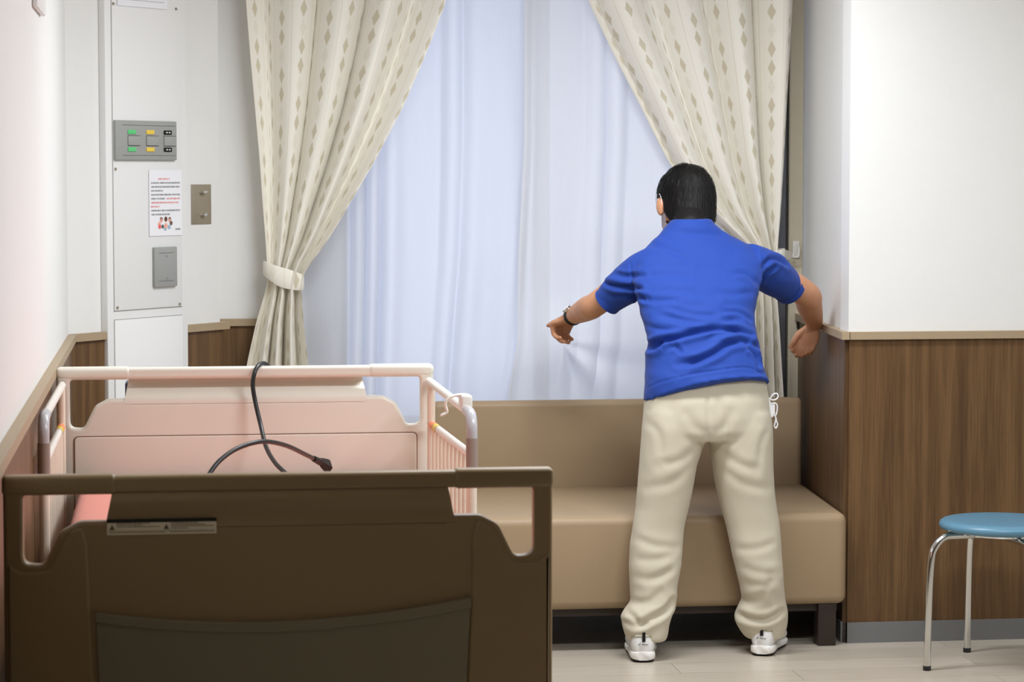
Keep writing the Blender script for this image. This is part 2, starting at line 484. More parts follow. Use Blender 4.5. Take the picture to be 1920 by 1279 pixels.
# window: aluminium frame, sash and glass pane behind the curtains
bm = bmesh.new()
for x0, x1, z0, z1 in ((.56, .61, .58, 2.35), (1.98, 2.03, .58, 2.35), (.56, 2.03, .58, .63), (.56, 2.03, 2.30, 2.35), (1.28, 1.33, .58, 2.35)):
    box(bm, x0, x1, YB - .01, YB + .07, z0, z1, .004, 1)
w1 = structure('window_1', bm, M['winf'])
bm = bmesh.new(); box(bm, .60, 1.99, YB + .03, YB + .036, .62, 2.31); o = fin(bm, 'pane', M['glass'], w1, smooth=False)
# tall trim and track post beside the window at the right
bm = bmesh.new(); box(bm, 2.178, 2.236, 8.90, 8.985, 0, CEIL, .004, 1); structure('trim_6', bm, M['frame'])
bm = bmesh.new(); box(bm, 2.125, 2.172, 8.905, 8.98, 0, CEIL, .006, 1); structure('trim_7', bm, M['winf'])

# ================================================================== CEILING LAMPS
lampspots = [(1.2, 7.05, 47), (3.3, 5.9, 10), (1.75, 5.1, 49)]
for i, (x, y, watt) in enumerate(lampspots):
    e = empty('ceiling_lamp', (x, y, CEIL), ['flush white ceiling light above the bed', 'flush white ceiling light above the stool', 'flush white ceiling light nearer the doorway'][i], 'lamp', 'flush ceiling lights of the room')
    bm = bmesh.new(); box(bm, x - .64, x + .64, y - .17, y + .17, CEIL - .06, CEIL - .001, .01); fin(bm, 'housing', M['column'], e)
    bm = bmesh.new(); box(bm, x - .61, x + .61, y - .14, y + .14, CEIL - .068, CEIL - .06); fin(bm, 'diffuser', M['lamp'], e, smooth=False)
    L = bpy.data.lights.new('lamp_light', 'AREA'); L.shape = 'RECTANGLE'; L.size = 1.2; L.size_y = .28; L.energy = watt; L.color = (.93, .965, 1.0)
    lo = bpy.data.objects.new('lamp_light', L); COL.objects.link(lo); lo.location = (x, y, CEIL - .075); lo.parent = e
    lo.matrix_parent_inverse = Matrix.Translation(e.location).inverted()

# ================================================================== SERVICE COLUMN on the chamfered wall
u = (Vector((CH1[0], CH1[1], 0)) - Vector((CH0[0], CH0[1], 0))).normalized()
nrm = Vector((u.y, -u.x, 0))           # towards the room
ORG = Vector((CH0[0], CH0[1], 0))
def ch(px, off=0.0):
    "distance along the chamfer where the photo shows column px (on a plane off in front of the wall)"
    r = ray(px, 400); r2 = Vector((r.x, r.y)); o = Vector((ORG.x + nrm.x * off, ORG.y + nrm.y * off)); d = Vector((u.x, u.y))
    # solve t*r2 = o + s*d
    det = r2.x * (-d.y) + d.x * r2.y
    s = (r2.x * o.y - r2.y * o.x) / (r2.y * d.x - r2.x * d.y)
    t = (o + d * s).length / r2.length
    return s, t
def C(s, off, z): return ORG + u * s + nrm * off + Vector((0, 0, z))
def chz(px, py, off):
    s, t = ch(px, off); r = ray(px, py); r2 = Vector((r.x, r.y)).length
    o = ORG + nrm * off + u * s
    return s, H + r.z * (Vector((o.x, o.y)).length / r2)
def cbox(bm, s0, s1, f0, f1, z0, z1, bev=0):
    n0 = len(bm.verts)
    vs = box(bm, s0, s1, f0, f1, z0, z1, bev)
    mt = Matrix(((u.x, nrm.x, 0, ORG.x), (u.y, nrm.y, 0, ORG.y), (0, 0, 1, 0), (0, 0, 0, 1)))
    bm.verts.ensure_lookup_table()
    bmesh.ops.transform(bm, matrix=mt, verts=[v for v in bm.verts[n0:]])
CO = 0.027
sL, _ = ch(200, CO); sR, _ = ch(351, CO)
colm = empty('service_column', C((sL + sR) / 2, 0, 0), 'tall white metal service column on the angled corner wall behind the bed', 'column')
bm = bmesh.new(); cbox(bm, sL, sR, 0.0, CO, 0, 2.5, .003); fin(bm, 'housing', M['column'], colm)
pL, _ = ch(212, CO); pR, _ = ch(339, CO)
_, zt = chz(212, 4, CO); _, z1 = chz(213, 583, CO); _, z2 = chz(213, 601, CO)
bm = bmesh.new(); cbox(bm, pL, pR, CO, CO + .004, z1, 2.45, .0015); pan = fin(bm, 'upper_panel', M['column'], colm)
bm = bmesh.new(); cbox(bm, pL - .002, pR + .002, CO, CO + .0008, z1 - .003, 2.452); fin(bm, 'panel_gap', M['gap'], pan)
bm = bmesh.new(); cbox(bm, pL, pR, CO, CO + .004, .1, z2, .0015); pan2 = fin(bm, 'lower_panel', M['column'], colm)
bm = bmesh.new(); cbox(bm, pL - .002, pR + .002, CO, CO + .0008, .1, z2 + .003); fin(bm, 'panel_gap', M['gap'], pan2)
for q in ((214, 7), (331, 17), (215, 317), (216, 577), (333, 570)):
    s, z = chz(q[0], q[1], CO); bm = bmesh.new()
    cyl(bm, C(s, CO + .003, z), C(s, CO + .0075, z), .0045, 10); fin(bm, 'screw', M['steel'], pan)

# grey switch plate with coloured sockets
def cplate(name, px0, px1, py0, py1, m, par=None, off=CO + .004, th=.012, bev=.003, label=None, cat=None):
    s0, _ = ch(px0, off + th); s1, _ = ch(px1, off + th)
    zA = chz(px0, py0, off + th)[1]; zB = chz(px0, py1, off + th)[1]
    bm = bmesh.new(); cbox(bm, s0, s1, off, off + th, zB, zA, bev)
    o = fin(bm, name, m, par)
    if label: tag(o, label, cat)
    return o, s0, s1, zA, zB
o_sw = empty('switch_plate', C(*(lambda a: (a[0], CO, a[1]))(chz(275, 262, CO))), 'wide grey wall plate with green, yellow and black buttons', 'switch')
_, s0, s1, zA, zB = cplate('faceplate', 219, 333, 225, 300, M['greyp'], o_sw)
W = s1 - s0; Ht = zA - zB; ff = CO + .016
for fz in (.12, .88):
    bm = bmesh.new(); cbox(bm, s0 + .1 * W, s1 - .03 * W, ff, ff + .0006, zB + fz * Ht - .0006, zB + fz * Ht + .0006); fin(bm, 'groove', M['dark'], o_sw)
for i, (fx, m) in enumerate(((.25, 'green'), (.55, 'yellow'), (.84, 'blackg'))):
    for fz in (.71, .27):
        bm = bmesh.new(); cbox(bm, s0 + (fx - .065) * W, s0 + (fx + .065) * W, ff, ff + .003, zB + (fz - .055) * Ht, zB + (fz + .055) * Ht, .0012)
        b = fin(bm, 'button', M[m], o_sw)
        if i == 2:
            for k in (-.02, .025):
                bm = bmesh.new(); cbox(bm, s0 + (fx + k - .012) * W, s0 + (fx + k + .012) * W, ff + .003, ff + .0034, zB + (fz - .015) * Ht, zB + (fz + .015) * Ht); fin(bm, 'marking', M['paper'], b)
    bm = bmesh.new(); cbox(bm, s0 + (fx - .065) * W, s0 + (fx + .13) * W, ff, ff + .0045, zB + .37 * Ht, zB + .61 * Ht, .0015); k_ = fin(bm, 'rocker', M['greyp'], o_sw)
    for fz in (.362, .618):
        bm = bmesh.new(); cbox(bm, s0 + (fx - .065) * W, s0 + (fx + .14) * W, ff, ff + .0008, zB + (fz - .006) * Ht, zB + (fz + .006) * Ht); fin(bm, 'slot', M['dark'], k_)
# blank grey plate
o_bl = empty('blank_plate', C(*(lambda a: (a[0], CO, a[1]))(chz(311, 500, CO))), 'plain grey upright cover plate below the printed notice', 'wall plate')
_, s0, s1, zA, zB = cplate('faceplate', 290, 332, 464, 539, M['greyp'], o_bl)
for fz in (.15, .85):
    bm = bmesh.new(); cbox(bm, s0 + .16 * (s1 - s0), s1 - .02, ff, ff + .0005, zB + fz * (zA - zB) - .0006, zB + fz * (zA - zB) + .0006); fin(bm, 'groove', M['dark'], o_bl)
for fz in (.23, .78):
    s = (s0 + s1) / 2 + .002; z = zB + fz * (zA - zB); bm = bmesh.new(); cyl(bm, C(s, ff - .001, z), C(s, ff + .003, z), .003, 10); fin(bm, 'screw', M['chrome'], o_bl)

# printed notice (marks only: the print is too small to read in the photograph)
nt = empty('notice_sheet', C(*(lambda a: (a[0], CO, a[1]))(chz(308, 380, CO))), 'white printed notice in red and black, with a small picture', 'notice')
_, s0, s1, zA, zB = cplate('sheet', 280, 341, 319, 443, M['paper'], nt, CO + .006, .0008, 0)
W = s1 - s0; Ht = zA - zB; nf = CO + .0070
rng = random.Random(3)
def glyph(bm, s, z, w, h):
    k = rng.choice((2, 3, 3))
    for i in range(k):
        zz = z + h * (i + .5) / k; cbox(bm, s, s + w * .85, nf, nf + .0003, zz - h * .07, zz + h * .07)
    for i in range(rng.choice((1, 2))):
        ss = s + w * rng.uniform(.1, .75); cbox(bm, ss, ss + w * .12, nf, nf + .0003, z, z + h * .95)
lines = [(.865, .27, .65, 'red'), (.805, .06, .93, 'ink'), (.745, .06, .93, 'ink'), (.685, .06, .42, 'ink'), (.625, .06, .93, 'ink'), (.565, .06, .50, 'ink'), (.565, .52, .93, 'red'),
         (.505, .06, .91, 'red'), (.445, .05, .30, 'red'), (.385, .06, .93, 'ink'), (.325, .06, .62, 'ink'), (.095, .80, .94, 'ink')]
for (v, a, b, m) in lines:
    bm = bmesh.new(); s = s0 + a * W; gw = W * .052
    while s < s0 + b * W - gw * .5:
        glyph(bm, s, zB + v * Ht - .012 * Ht, gw * (1.0 if m != 'x' else 1), .026 * Ht); s += gw
    fin(bm, 'text_line', M[m], nt, smooth=False)
for (a, v, r, m) in ((.36, .25, .05, 'brown'), (.50, .255, .055, 'brown'), (.62, .25, .05, 'brown'), (.36, .235, .045, 'pink'), (.50, .24, .05, 'pink'), (.62, .235, .045, 'pink'), (.30, .18, .05, 'pink'), (.66, .19, .05, 'brown'),
                     (.31, .14, .05, 'red'), (.40, .14, .045, 'ink'), (.50, .15, .06, 'pink'), (.60, .13, .05, 'blue'), (.48, .11, .05, 'blue')):
    bm = bmesh.new(); c0 = C(s0 + a * W, nf, zB + v * Ht); cyl(bm, c0, c0 + nrm * .0004, r * W * .9, 10); fin(bm, 'picture_mark', M[m], nt, smooth=False)
# upper plastic sleeve / paper
pp = empty('paper_sheet', C(*(lambda a: (a[0], CO, a[1]))(chz(270, 5, CO))), 'blank white sheet taped at the top of the service column', 'paper')
_, s0, s1, zA, zB = cplate('sheet', 224, 317, -60, 10, M['paper'], pp, CO + .006, .001, 0)
bm = bmesh.new(); cbox(bm, s0 + .01, s1 - .015, CO + .007, CO + .0074, zB + .02, zB + .0215); fin(bm, 'printed_line', M['greyp'], pp)

# steel hook plate on the wall right of the column
hp = empty('hook_plate', C(*(lambda a: (a[0], 0, a[1]))(chz(376, 384, 0))), 'brown steel upright plate with two small studs right of the column', 'wall plate')
s0, _ = ch(358, 0); s1, _ = ch(395, 0); zA = chz(358, 346, .0)[1]; zB = chz(358, 421, .0)[1]
bm = bmesh.new(); cbox(bm, s0, s1, 0, .003, zB, zA, .001); fin(bm, 'faceplate', M['steel'], hp)
for fz, w in ((.80, .012), (.23, .009)):
    s = (s0 + s1) / 2; z = zB + fz * (zA - zB); bm = bmesh.new()
    cyl(bm, C(s, .002, z), C(s, .02, z), .004, 12); cyl(bm, C(s - w, .018, z + .002), C(s + w, .018, z + .002), .004, 12); fin(bm, 'stud', M['chrome'], hp)

# small white bracket high on the left wall
bm = bmesh.new(); box(bm, XL, XL + .014, 6.15, 6.55, 1.885, 2.1, .006); tag(fin(bm, 'wall_box', M['column']), 'small white box high on the left wall near the top edge', 'wall box')

# ================================================================== THE BED
XB = -0.297; BW = 0.975
YF = 4.54; ZF = 0.962       # footboard outer face / top
YHd = 6.66; ZHd = 0.992     # headboard inner face / top
bed = empty('hospital_bed', (XB + BW / 2, (YF + YHd) / 2, 0), 'cream and tan hospital bed with moulded end boards and side rails, along the left wall', 'bed')

def board_outline(zb):
    o = fillet([(0, -zb), (BW, -zb), (BW, 0), (0, 0)], [.02, .02, .022, .022])
    # one wide opening: two hand holes joined by the gap behind the top rail
    half = [(.034, -.030), (.034, -.154), (.070, -.156), (.098, -.098), (.132, -.080), (.178, -.080), (.196, -.090)]
    rr = [.012, .018, .016, .03, .03, .004, 0]
    left = half; right = [(BW - a, b) for a, b in half][::-1]
    poly = left + right
    h = fillet(poly, rr + rr[::-1])
    return o, h

def profile_bar(name, prof, u0t, u1t, u0b, u1b, x, y, z, m, par, sgn=1):
    "prof: (v, toward-camera offset) closed section swept along the board; ends splay from u0t..u1t (top) to u0b..u1b"
    vmin = min(p[0] for p in prof); vmax = max(p[0] for p in prof)
    bm = bmesh.new(); rings = []
    N = 24
    for k in range(N + 1):
        r = []
        for v, dy in prof:
            f = (v - vmin) / (vmax - vmin)
            a = u0b + (u0t - u0b) * f; b = u1b + (u1t - u1b) * f
            r.append((x + a + (b - a) * k / N, y - sgn * dy, z + v))
        rings.append(r)
    loft(bm, rings); return fin(bm, name, m, par, angle=60)

# --- footboard
me = plate(board_outline(.74), .034, .006); place_xz(me, XB, YF + .017, ZF)
fb = link('footboard', me, M['tan'], bed); me.set_sharp_from_angle(angle=math.radians(50))
fb['label'] = 'tan moulded footboard'
prof = [(-.026, -.004), (-.030, -.004), (-.040, .0035), (-.052, .0035), (-.062, -.003), (-.078, -.003), (-.092, .0006), (-.094, -.022), (-.026, -.022)]
profile_bar('rail_hollow', prof, .190, BW - .190, .176, BW - .176, XB, YF, ZF, M['tan'], fb)
bm = bmesh.new(); box(bm, XB - .002, XB + .196, YF - .0025, YF + .036, ZF - .032, ZF + .003, .008, 4); fin(bm, 'end_grip', M['tan'], fb)
bm = bmesh.new(); box(bm, XB + BW - .178, XB + BW + .002, YF - .0025, YF + .036, ZF - .032, ZF + .003, .008, 4); fin(bm, 'end_grip', M['tan'], fb)
# side wings standing proud of the hollow middle
for sd in (0, 1):
    pts = [(0.006, -.70), (.166, -.70), (.158, -.42), (.150, -.235), (.146, -.12), (.138, -.088), (.118, -.094), (.102, -.115), (.076, -.166), (.030, -.166), (.006, -.150)]
    if sd: pts = [(BW - a - .006 * 0, b) for a, b in pts][::-1]
    me = plate([fillet(pts, [.003, .003, .02, .02, .03, .014, .02, .02, .02, .02, .01])], .014, .0055); place_xz(me, XB, YF + .0035, ZF)
    o = link('side_wing', me, M['tan'], fb); me.set_sharp_from_angle(angle=math.radians(60))
# curved olive-grey insert panel
top = [(.158 + (.826 - .158) * k / 24, 0) for k in range(25)]
top = [(a, -.240 - .030 * (1 - ((a - .49) / .334) ** 2) + .012 * (a - .16) / .66) for a, _ in top]
ins = [(.176, -.70), (.800, -.70)] + top[::-1]
me = plate([ins], .012, .003); place_xz(me, XB, YF - .001, ZF); insp = link('insert_panel', me, M['olive'], fb); me.set_sharp_from_angle(angle=math.radians(50)); insp['label'] = 'olive grey insert panel'
lip = top + [(a, b - .018) for a, b in top[::-1]]
me = plate([lip], .014, .002); place_xz(me, XB, YF - .003, ZF); link('insert_lip', me, M['olive'], insp)
# warning label
lx0, lx1, lz1, lz0 = .180, .372, -.076, -.104
def fr(name, a, b, c, d, m, par, lift=.001):
    bm = bmesh.new(); sl = .0
    hull_box(bm, [(XB + a, YF - lift, ZF + c), (XB + b, YF - lift, ZF + c), (XB + b, YF - lift, ZF + d), (XB + a, YF - lift, ZF + d),
                  (XB + a, YF + .0005, ZF + c), (XB + b, YF + .0005, ZF + c), (XB + b, YF + .0005, ZF + d), (XB + a, YF + .0005, ZF + d)])
    return fin(bm, name, m, par, smooth=False)
lb = fr('warning_label', lx0, lx1, lz0, lz1, M['label'], fb, .0012); lb['label'] = 'pale warning label with a black heading bar'
fr('heading_bar', lx0, lx1, lz1 - .0065, lz1, M['labelk'], lb, .0014)
rng = random.Random(5)
for (z, a, b) in ((-.0845, .017, .075), (-.0845, .112, .155), (-.0875, .017, .06), (-.0875, .112, .17), (-.0905, .017, .088), (-.0905, .112, .188), (-.094, .112, .14), (-.1005, .004, .10), (-.1005, .11, .188)):
    x = lx0 + a; bm = bmesh.new()
    while x < lx0 + b:
        w = rng.uniform(.0012, .004); hull_box(bm, [(XB + p, YF - q, ZF + z + r) for q in (.0015, .001) for p, r in ((x, 0), (x + w, 0), (x + w, .0014), (x, .0014))]); x += w + .0008
    fin(bm, 'label_text', M['labeli'], lb, smooth=False)
fr('rule_line', lx0 + .002, lx1 - .002, -.0975, -.0970, M['labeli'], lb, .0015)
for a in (.004, .099):
    bm = bmesh.new(); q = [(XB + lx0 + a, ZF - .095), (XB + lx0 + a + .010, ZF - .095), (XB + lx0 + a + .005, ZF - .0855)]
    vs = [bm.verts.new((p[0], YF - .0015, p[1])) for p in q] + [bm.verts.new((p[0], YF - .001, p[1])) for p in q]
    bm.faces.new(vs[:3]); bm.faces.new(vs[3:][::-1])
    for i in range(3): bm.faces.new((vs[i], vs[(i + 1) % 3], vs[3 + (i + 1) % 3], vs[3 + i]))
    fin(bm, 'warning_triangle', M['labeli'], lb, smooth=False)

# --- headboard
me = plate(board_outline(.60), .032, .009, res=4); place_xz(me, XB, YHd + .016, ZHd)
hb = link('headboard', me, M['cream'], bed); me.set_sharp_from_angle(angle=math.radians(50)); hb['label'] = 'cream moulded headboard'
prof = [(-.020, -.012), (-.027, -.044), (-.040, -.048), (-.047, -.043), (-.056, -.030), (-.065, -.016), (-.074, -.005), (-.082, .0006), (-.094, .0006), (-.096, -.056), (-.020, -.056)]
profile_bar('rail_hollow', prof, .186, BW - .186, .172, BW - .172, XB, YHd, ZHd, M['cream'], hb)
for a, b in ((-.002, .192), (BW - .172, BW + .002)):
    bm = bmesh.new(); box(bm, XB + a, XB + b, YHd - .003, YHd + .034, ZHd - .031, ZHd + .003, .014, 5); fin(bm, 'end_grip', M['cream'], hb)
me = plate([fillet([(.045, -.42), (BW - .045, -.42), (BW - .045, -.178), (.045, -.178)], .012)], .010, .003, res=3); place_xz(me, XB, YHd - .0005, ZHd)
link('lower_panel', me, M['cream'], hb)
me = plate([fillet([(.0425, -.42), (BW - .0425, -.42), (BW - .0425, -.1755), (.0425, -.1755)], .014)], .0012, .0003); place_xz(me, XB, YHd - .0008, ZHd)
link('panel_seam', me, mat('seam_shadow_gap', (150, 100, 78), .7), hb)

# --- frame, legs and castors
bm = bmesh.new()
for x in (XB + .06, XB + BW - .10): box(bm, x, x + .04, YF + .036, YHd, .46, .52, .004)
for y in (5.0, 5.6, 6.2): box(bm, XB + .08, XB + BW - .08, y, y + .04, .46, .50, .004)
box(bm, XB + .05, XB + BW - .05, YF + .06, YHd - .02, .52, .56, .004)
fin(bm, 'bed_frame', M['bars'], bed)
for x in (XB + .09, XB + BW - .09):
    for y in (YF + .12, YHd - .14):
        bm = bmesh.new(); box(bm, x - .025, x + .025, y - .025, y + .025, .11, .47, .004); lg = fin(bm, 'leg', M['bars'], bed)
        bm = bmesh.new(); cyl(bm, (x - .014, y, .055), (x + .014, y, .055), .055, 24); fin(bm, 'castor', M['greyp'], lg)

# --- side rails
def side_rail(x, ynear, out, grp):
    e = []
    zt, zm = (.937, .842) if out > 0 else (.949, .848)
    ro = empty('side_rail', (x, 6.2, .5)); ro.parent = bed; ro.matrix_parent_inverse = Matrix.Translation(bed.location).inverted()
    xf, zf = (x - .020, zt + .013) if out > 0 else (x + .004, zt)
    xl = lambda y: xf + (x - xf) * (6.62 - y) / (6.62 - ynear)
    bm = bmesh.new(); tube(bm, [(xf, 6.65, zf), (x, ynear + .05, zt)], .0105, 16); fin(bm, 'top_tube', M['railw'], ro)
    bm = bmesh.new(); tube(bm, catmull([(x, ynear + .11, zt), (x, ynear + .05, zt), (x, ynear + .02, zt - .006), (x, ynear, zt - .028), (x, ynear, zt - .06)], 6), [.0112] + [.0128] * 23 + [.0132], 18)
    fin(bm, 'grip_elbow', M['gripg'], ro)
    bm = bmesh.new(); tube(bm, [(x, ynear, zt - .055), (x, ynear, zt - .135)], .0142, 18); fin(bm, 'grip', M['grip'], ro)
    bm = bmesh.new(); tube(bm, [(x, ynear, zt - .133), (x, ynear, .50)], .0115, 16); fin(bm, 'end_post', M['bars'], ro)
    bm = bmesh.new(); tube(bm, [(xf, 6.60, zf), (xf, 6.60, .50)], .0105, 16); fin(bm, 'end_post', M['bars'], ro)
    bm = bmesh.new(); tube(bm, [(xf, 6.625, zm), (x, ynear, zm)], .0095, 16, round_ends=True); mt = fin(bm, 'middle_tube', M['railw'], ro)
    bm = bmesh.new(); tube(bm, [(xl(6.585), 6.585, zm), (xl(6.52), 6.52, zm)], .0101, 16, cap=False); fin(bm, 'orange_sticker', mat('orange_sticker', (236, 140, 96), .5), mt)
    bm = bmesh.new(); tube(bm, [(xl(6.515), 6.515, zm), (xl(6.455), 6.455, zm)], .0101, 16, cap=False); fin(bm, 'yellow_sticker', M['yellow'], mt)
    n = 10
    for k in range(n):
        y = ynear + .055 + (6.54 - ynear - .055) * k / (n - 1)
        bm = bmesh.new(); tube(bm, [(xl(y), y, zm - .005), (xl(y), y, .515)], .0062, 10); fin(bm, 'bar', M['bars'], ro)
    bm = bmesh.new(); tube(bm, [(xf, 6.62, .515), (x, ynear, .515)], .0125, 16); fin(bm, 'bottom_tube', M['bars'], ro)
side_rail(.686, 5.86, 1, 'r'); side_rail(-.286, 5.77, -1, 'l')

# hook clipped over the right rail
hk = empty('rail_hook', (.686, 5.98, .96), 'small cream plastic hook clipped over the right bed rail', 'hook')
bm = bmesh.new()
pts = catmull([P(831, 777, 6.0), P(838, 772, 6.0), P(835, 757, 6.0), P(842, 746, 6.0), P(856, 741, 6.0), P(870, 740, 6.0)], 6)
tube(bm, pts, .0085, 10, flat=.4, round_ends=True); fin(bm, 'hook_arm', M['railw'], hk)
bm = bmesh.new(); a = P(862, 740, 6.0); b = P(884, 768, 6.0); box(bm, a.x, b.x, 5.975, 6.03, b.z, a.z, .006, 3); fin(bm, 'clip_body', M['railw'], hk)

# mattress
bm = bmesh.new(); box(bm, -.235, .630, 4.60, 6.64, .561, .716, .03, 4)
bmesh.ops.subdivide_edges(bm, edges=[e for e in bm.edges if e.calc_length() > .1], cuts=24, use_grid_fill=True)
for v in bm.verts:
    if v.co.z > .68: v.co.z += .0045 * noise.noise(v.co * 5) + .003 * noise.noise(v.co * 14)
bmesh.ops.remove_doubles(bm, verts=bm.verts, dist=1e-5)
tag(fin(bm, 'mattress', M['salmon'], angle=60), 'salmon orange mattress lying in the hospital bed', 'mattress')

# power cord with plug
cd = empty('power_cord', P(500, 828, 6.2), 'black power cord with a two-pin plug, draped over the headboard onto the mattress', 'cord')
MZ = .7245
cp = [P(520, 760, 6.74), P(508, 700, 6.725), P(499, 683, 6.70), P(487, 683.5, 6.665), P(478, 697, 6.640), P(474, 722, 6.632), P(479, 755, 6.625), P(489, 798, 6.60), P(499, 838, 6.52),
      P(516, 868, 6.42), P(540, 892, 6.34), P(560, 915, 6.22)]
cp += [PZ(590, 945, MZ), PZ(570, 985, MZ), PZ(480, 990, MZ), PZ(400, 960, MZ)]
cp += [P(372, 925, 6.03), P(390, 893, 6.06), P(412, 864, 6.09), P(447, 840, 6.14), P(492, 828, 6.20), P(535, 835, 6.30), P(572, 852, 6.42), P(592, 862, 6.5)]
bm = bmesh.new(); tube(bm, catmull(cp, 8), .0058, 12); fin(bm, 'cable', M['black'], cd)
a = P(588, 860, 6.48); b = P(600, 866, 6.54); c = P(617, 877, 6.60)
bm = bmesh.new(); tube(bm, [a, a.lerp(b, .5), b], [.0075, .0085, .0095], 12); fin(bm, 'strain_relief', M['blackg'], cd)
bm = bmesh.new(); tube(bm, [b, b.lerp(c, .1), b.lerp(c, .75), c], [(.009, .006), (.012, .008), (.019, .010), (.020, .010)], 4, up=(0, -1, 0.3)); fin(bm, 'plug', M['blackg'], cd)
dv = (c - b).normalized(); sv = dv.cross(Vector((0, -1, .3))).normalized()
for s in (-.009, .009):
    bm = bmesh.new(); q = c + sv * s; tube(bm, [q, q + dv * .017], (.003, .0009), 4); fin(bm, 'prong', M['chrome'], cd)

# dark lidded box behind the headboard
bm = bmesh.new(); a = P(235, 714, 6.8); box(bm, a.x, a.x + .09, 6.745, 6.83, .84, a.z, .006)
tag(fin(bm, 'socket_box', M['lid']), 'small dark blue box just behind the headboard', 'box')

# ================================================================== SOFA
sf = empty('sofa', (1.5, 8.2, 0), 'low armless tan vinyl bench sofa below the window', 'sofa')
SXL = .873
def softbox(name, pts8, bev, m, par, seg=5):
    bm = bmesh.new(); hull_box(bm, pts8)
    bmesh.ops.recalc_face_normals(bm, faces=bm.faces)
    bmesh.ops.bevel(bm, geom=list(bm.edges), offset=bev, segments=seg, affect='EDGES', profile=.5)
    return fin(bm, name, m, par, angle=60)
softbox('seat', [(SXL, 7.795, .134), (2.102, 7.795, .134), (2.172, 8.62, .134), (SXL, 8.62, .134),
                 (SXL, 7.795, .428), (2.102, 7.795, .424), (2.172, 8.62, .418), (SXL, 8.62, .420)], .028, M['sofa'], sf)
softbox('backrest', [(SXL, 8.60, .15), (2.155, 8.60, .15), (2.165, 8.67, .15), (SXL, 8.67, .15),
                     (SXL, 8.62, .716), (2.160, 8.62, .716), (2.170, 8.67, .716), (SXL, 8.67, .716)], .022, M['sofa'], sf)
bm = bmesh.new(); box(bm, SXL + .03, 2.08, 7.83, 8.70, .110, .140); fin(bm, 'underframe', M['sofaleg'], sf)
for x, y in ((2.015, 7.812), (2.04, 8.6), (SXL + .02, 7.812), (SXL + .02, 8.6)):
    bm = bmesh.new(); box(bm, x, x + .058, y, y + .06, 0, .136, .003); fin(bm, 'leg', M['sofaleg'], sf)

# ================================================================== STOOL
SCX, SCY = 2.479, 7.416
st = empty('round_stool', (SCX, SCY, 0), 'round blue-topped stool on chrome legs at the right edge', 'stool')
bm = bmesh.new(); lathe(bm, [(.02, .4185), (.172, .4185), (.184, .4225), (.188, .431), (.185, .441), (.176, .447), (.15, .4495), (.06, .4485), (.01, .448)], (SCX, SCY, 0), 64); fin(bm, 'seat', M['seatb'], st, angle=80)
f1 = Vector((2.242 - SCX, 7.387 - SCY, 0)); f2 = Vector((2.451 - SCX, 7.653 - SCY, 0))
for i, f in enumerate((f1, f2, -f1, -f2)):
    d = f.normalized(); r = f.length; zt = .405 if i % 2 == 0 else .398
    path = [d * r + Vector((0, 0, .012)), d * (r * .985) + Vector((0, 0, .20)), d * (r * .955) + Vector((0, 0, .335)), d * (r * .90) + Vector((0, 0, .375)), d * (r * .78) + Vector((0, 0, zt - .004)), d * (r * .6) + Vector((0, 0, zt)), d * .012 + Vector((0, 0, zt))]
    path = [p + Vector((SCX, SCY, 0)) for p in path]
    bm = bmesh.new(); tube(bm, catmull(path, 8), .0108, 16); lg = fin(bm, 'leg', M['chrome'], st)
    bm = bmesh.new(); q = Vector((SCX, SCY, 0)) + d * r; cyl(bm, q, q + Vector((0, 0, .014)), .0122, 16); fin(bm, 'foot_cap', M['black'], lg)
bm = bmesh.new(); tube(bm, [(SCX + .125 * math.cos(a), SCY + .125 * math.sin(a), .412) for a in [k * 2 * math.pi / 40 for k in range(41)]], .006, 8); fin(bm, 'seat_ring', M['chrome'], st)

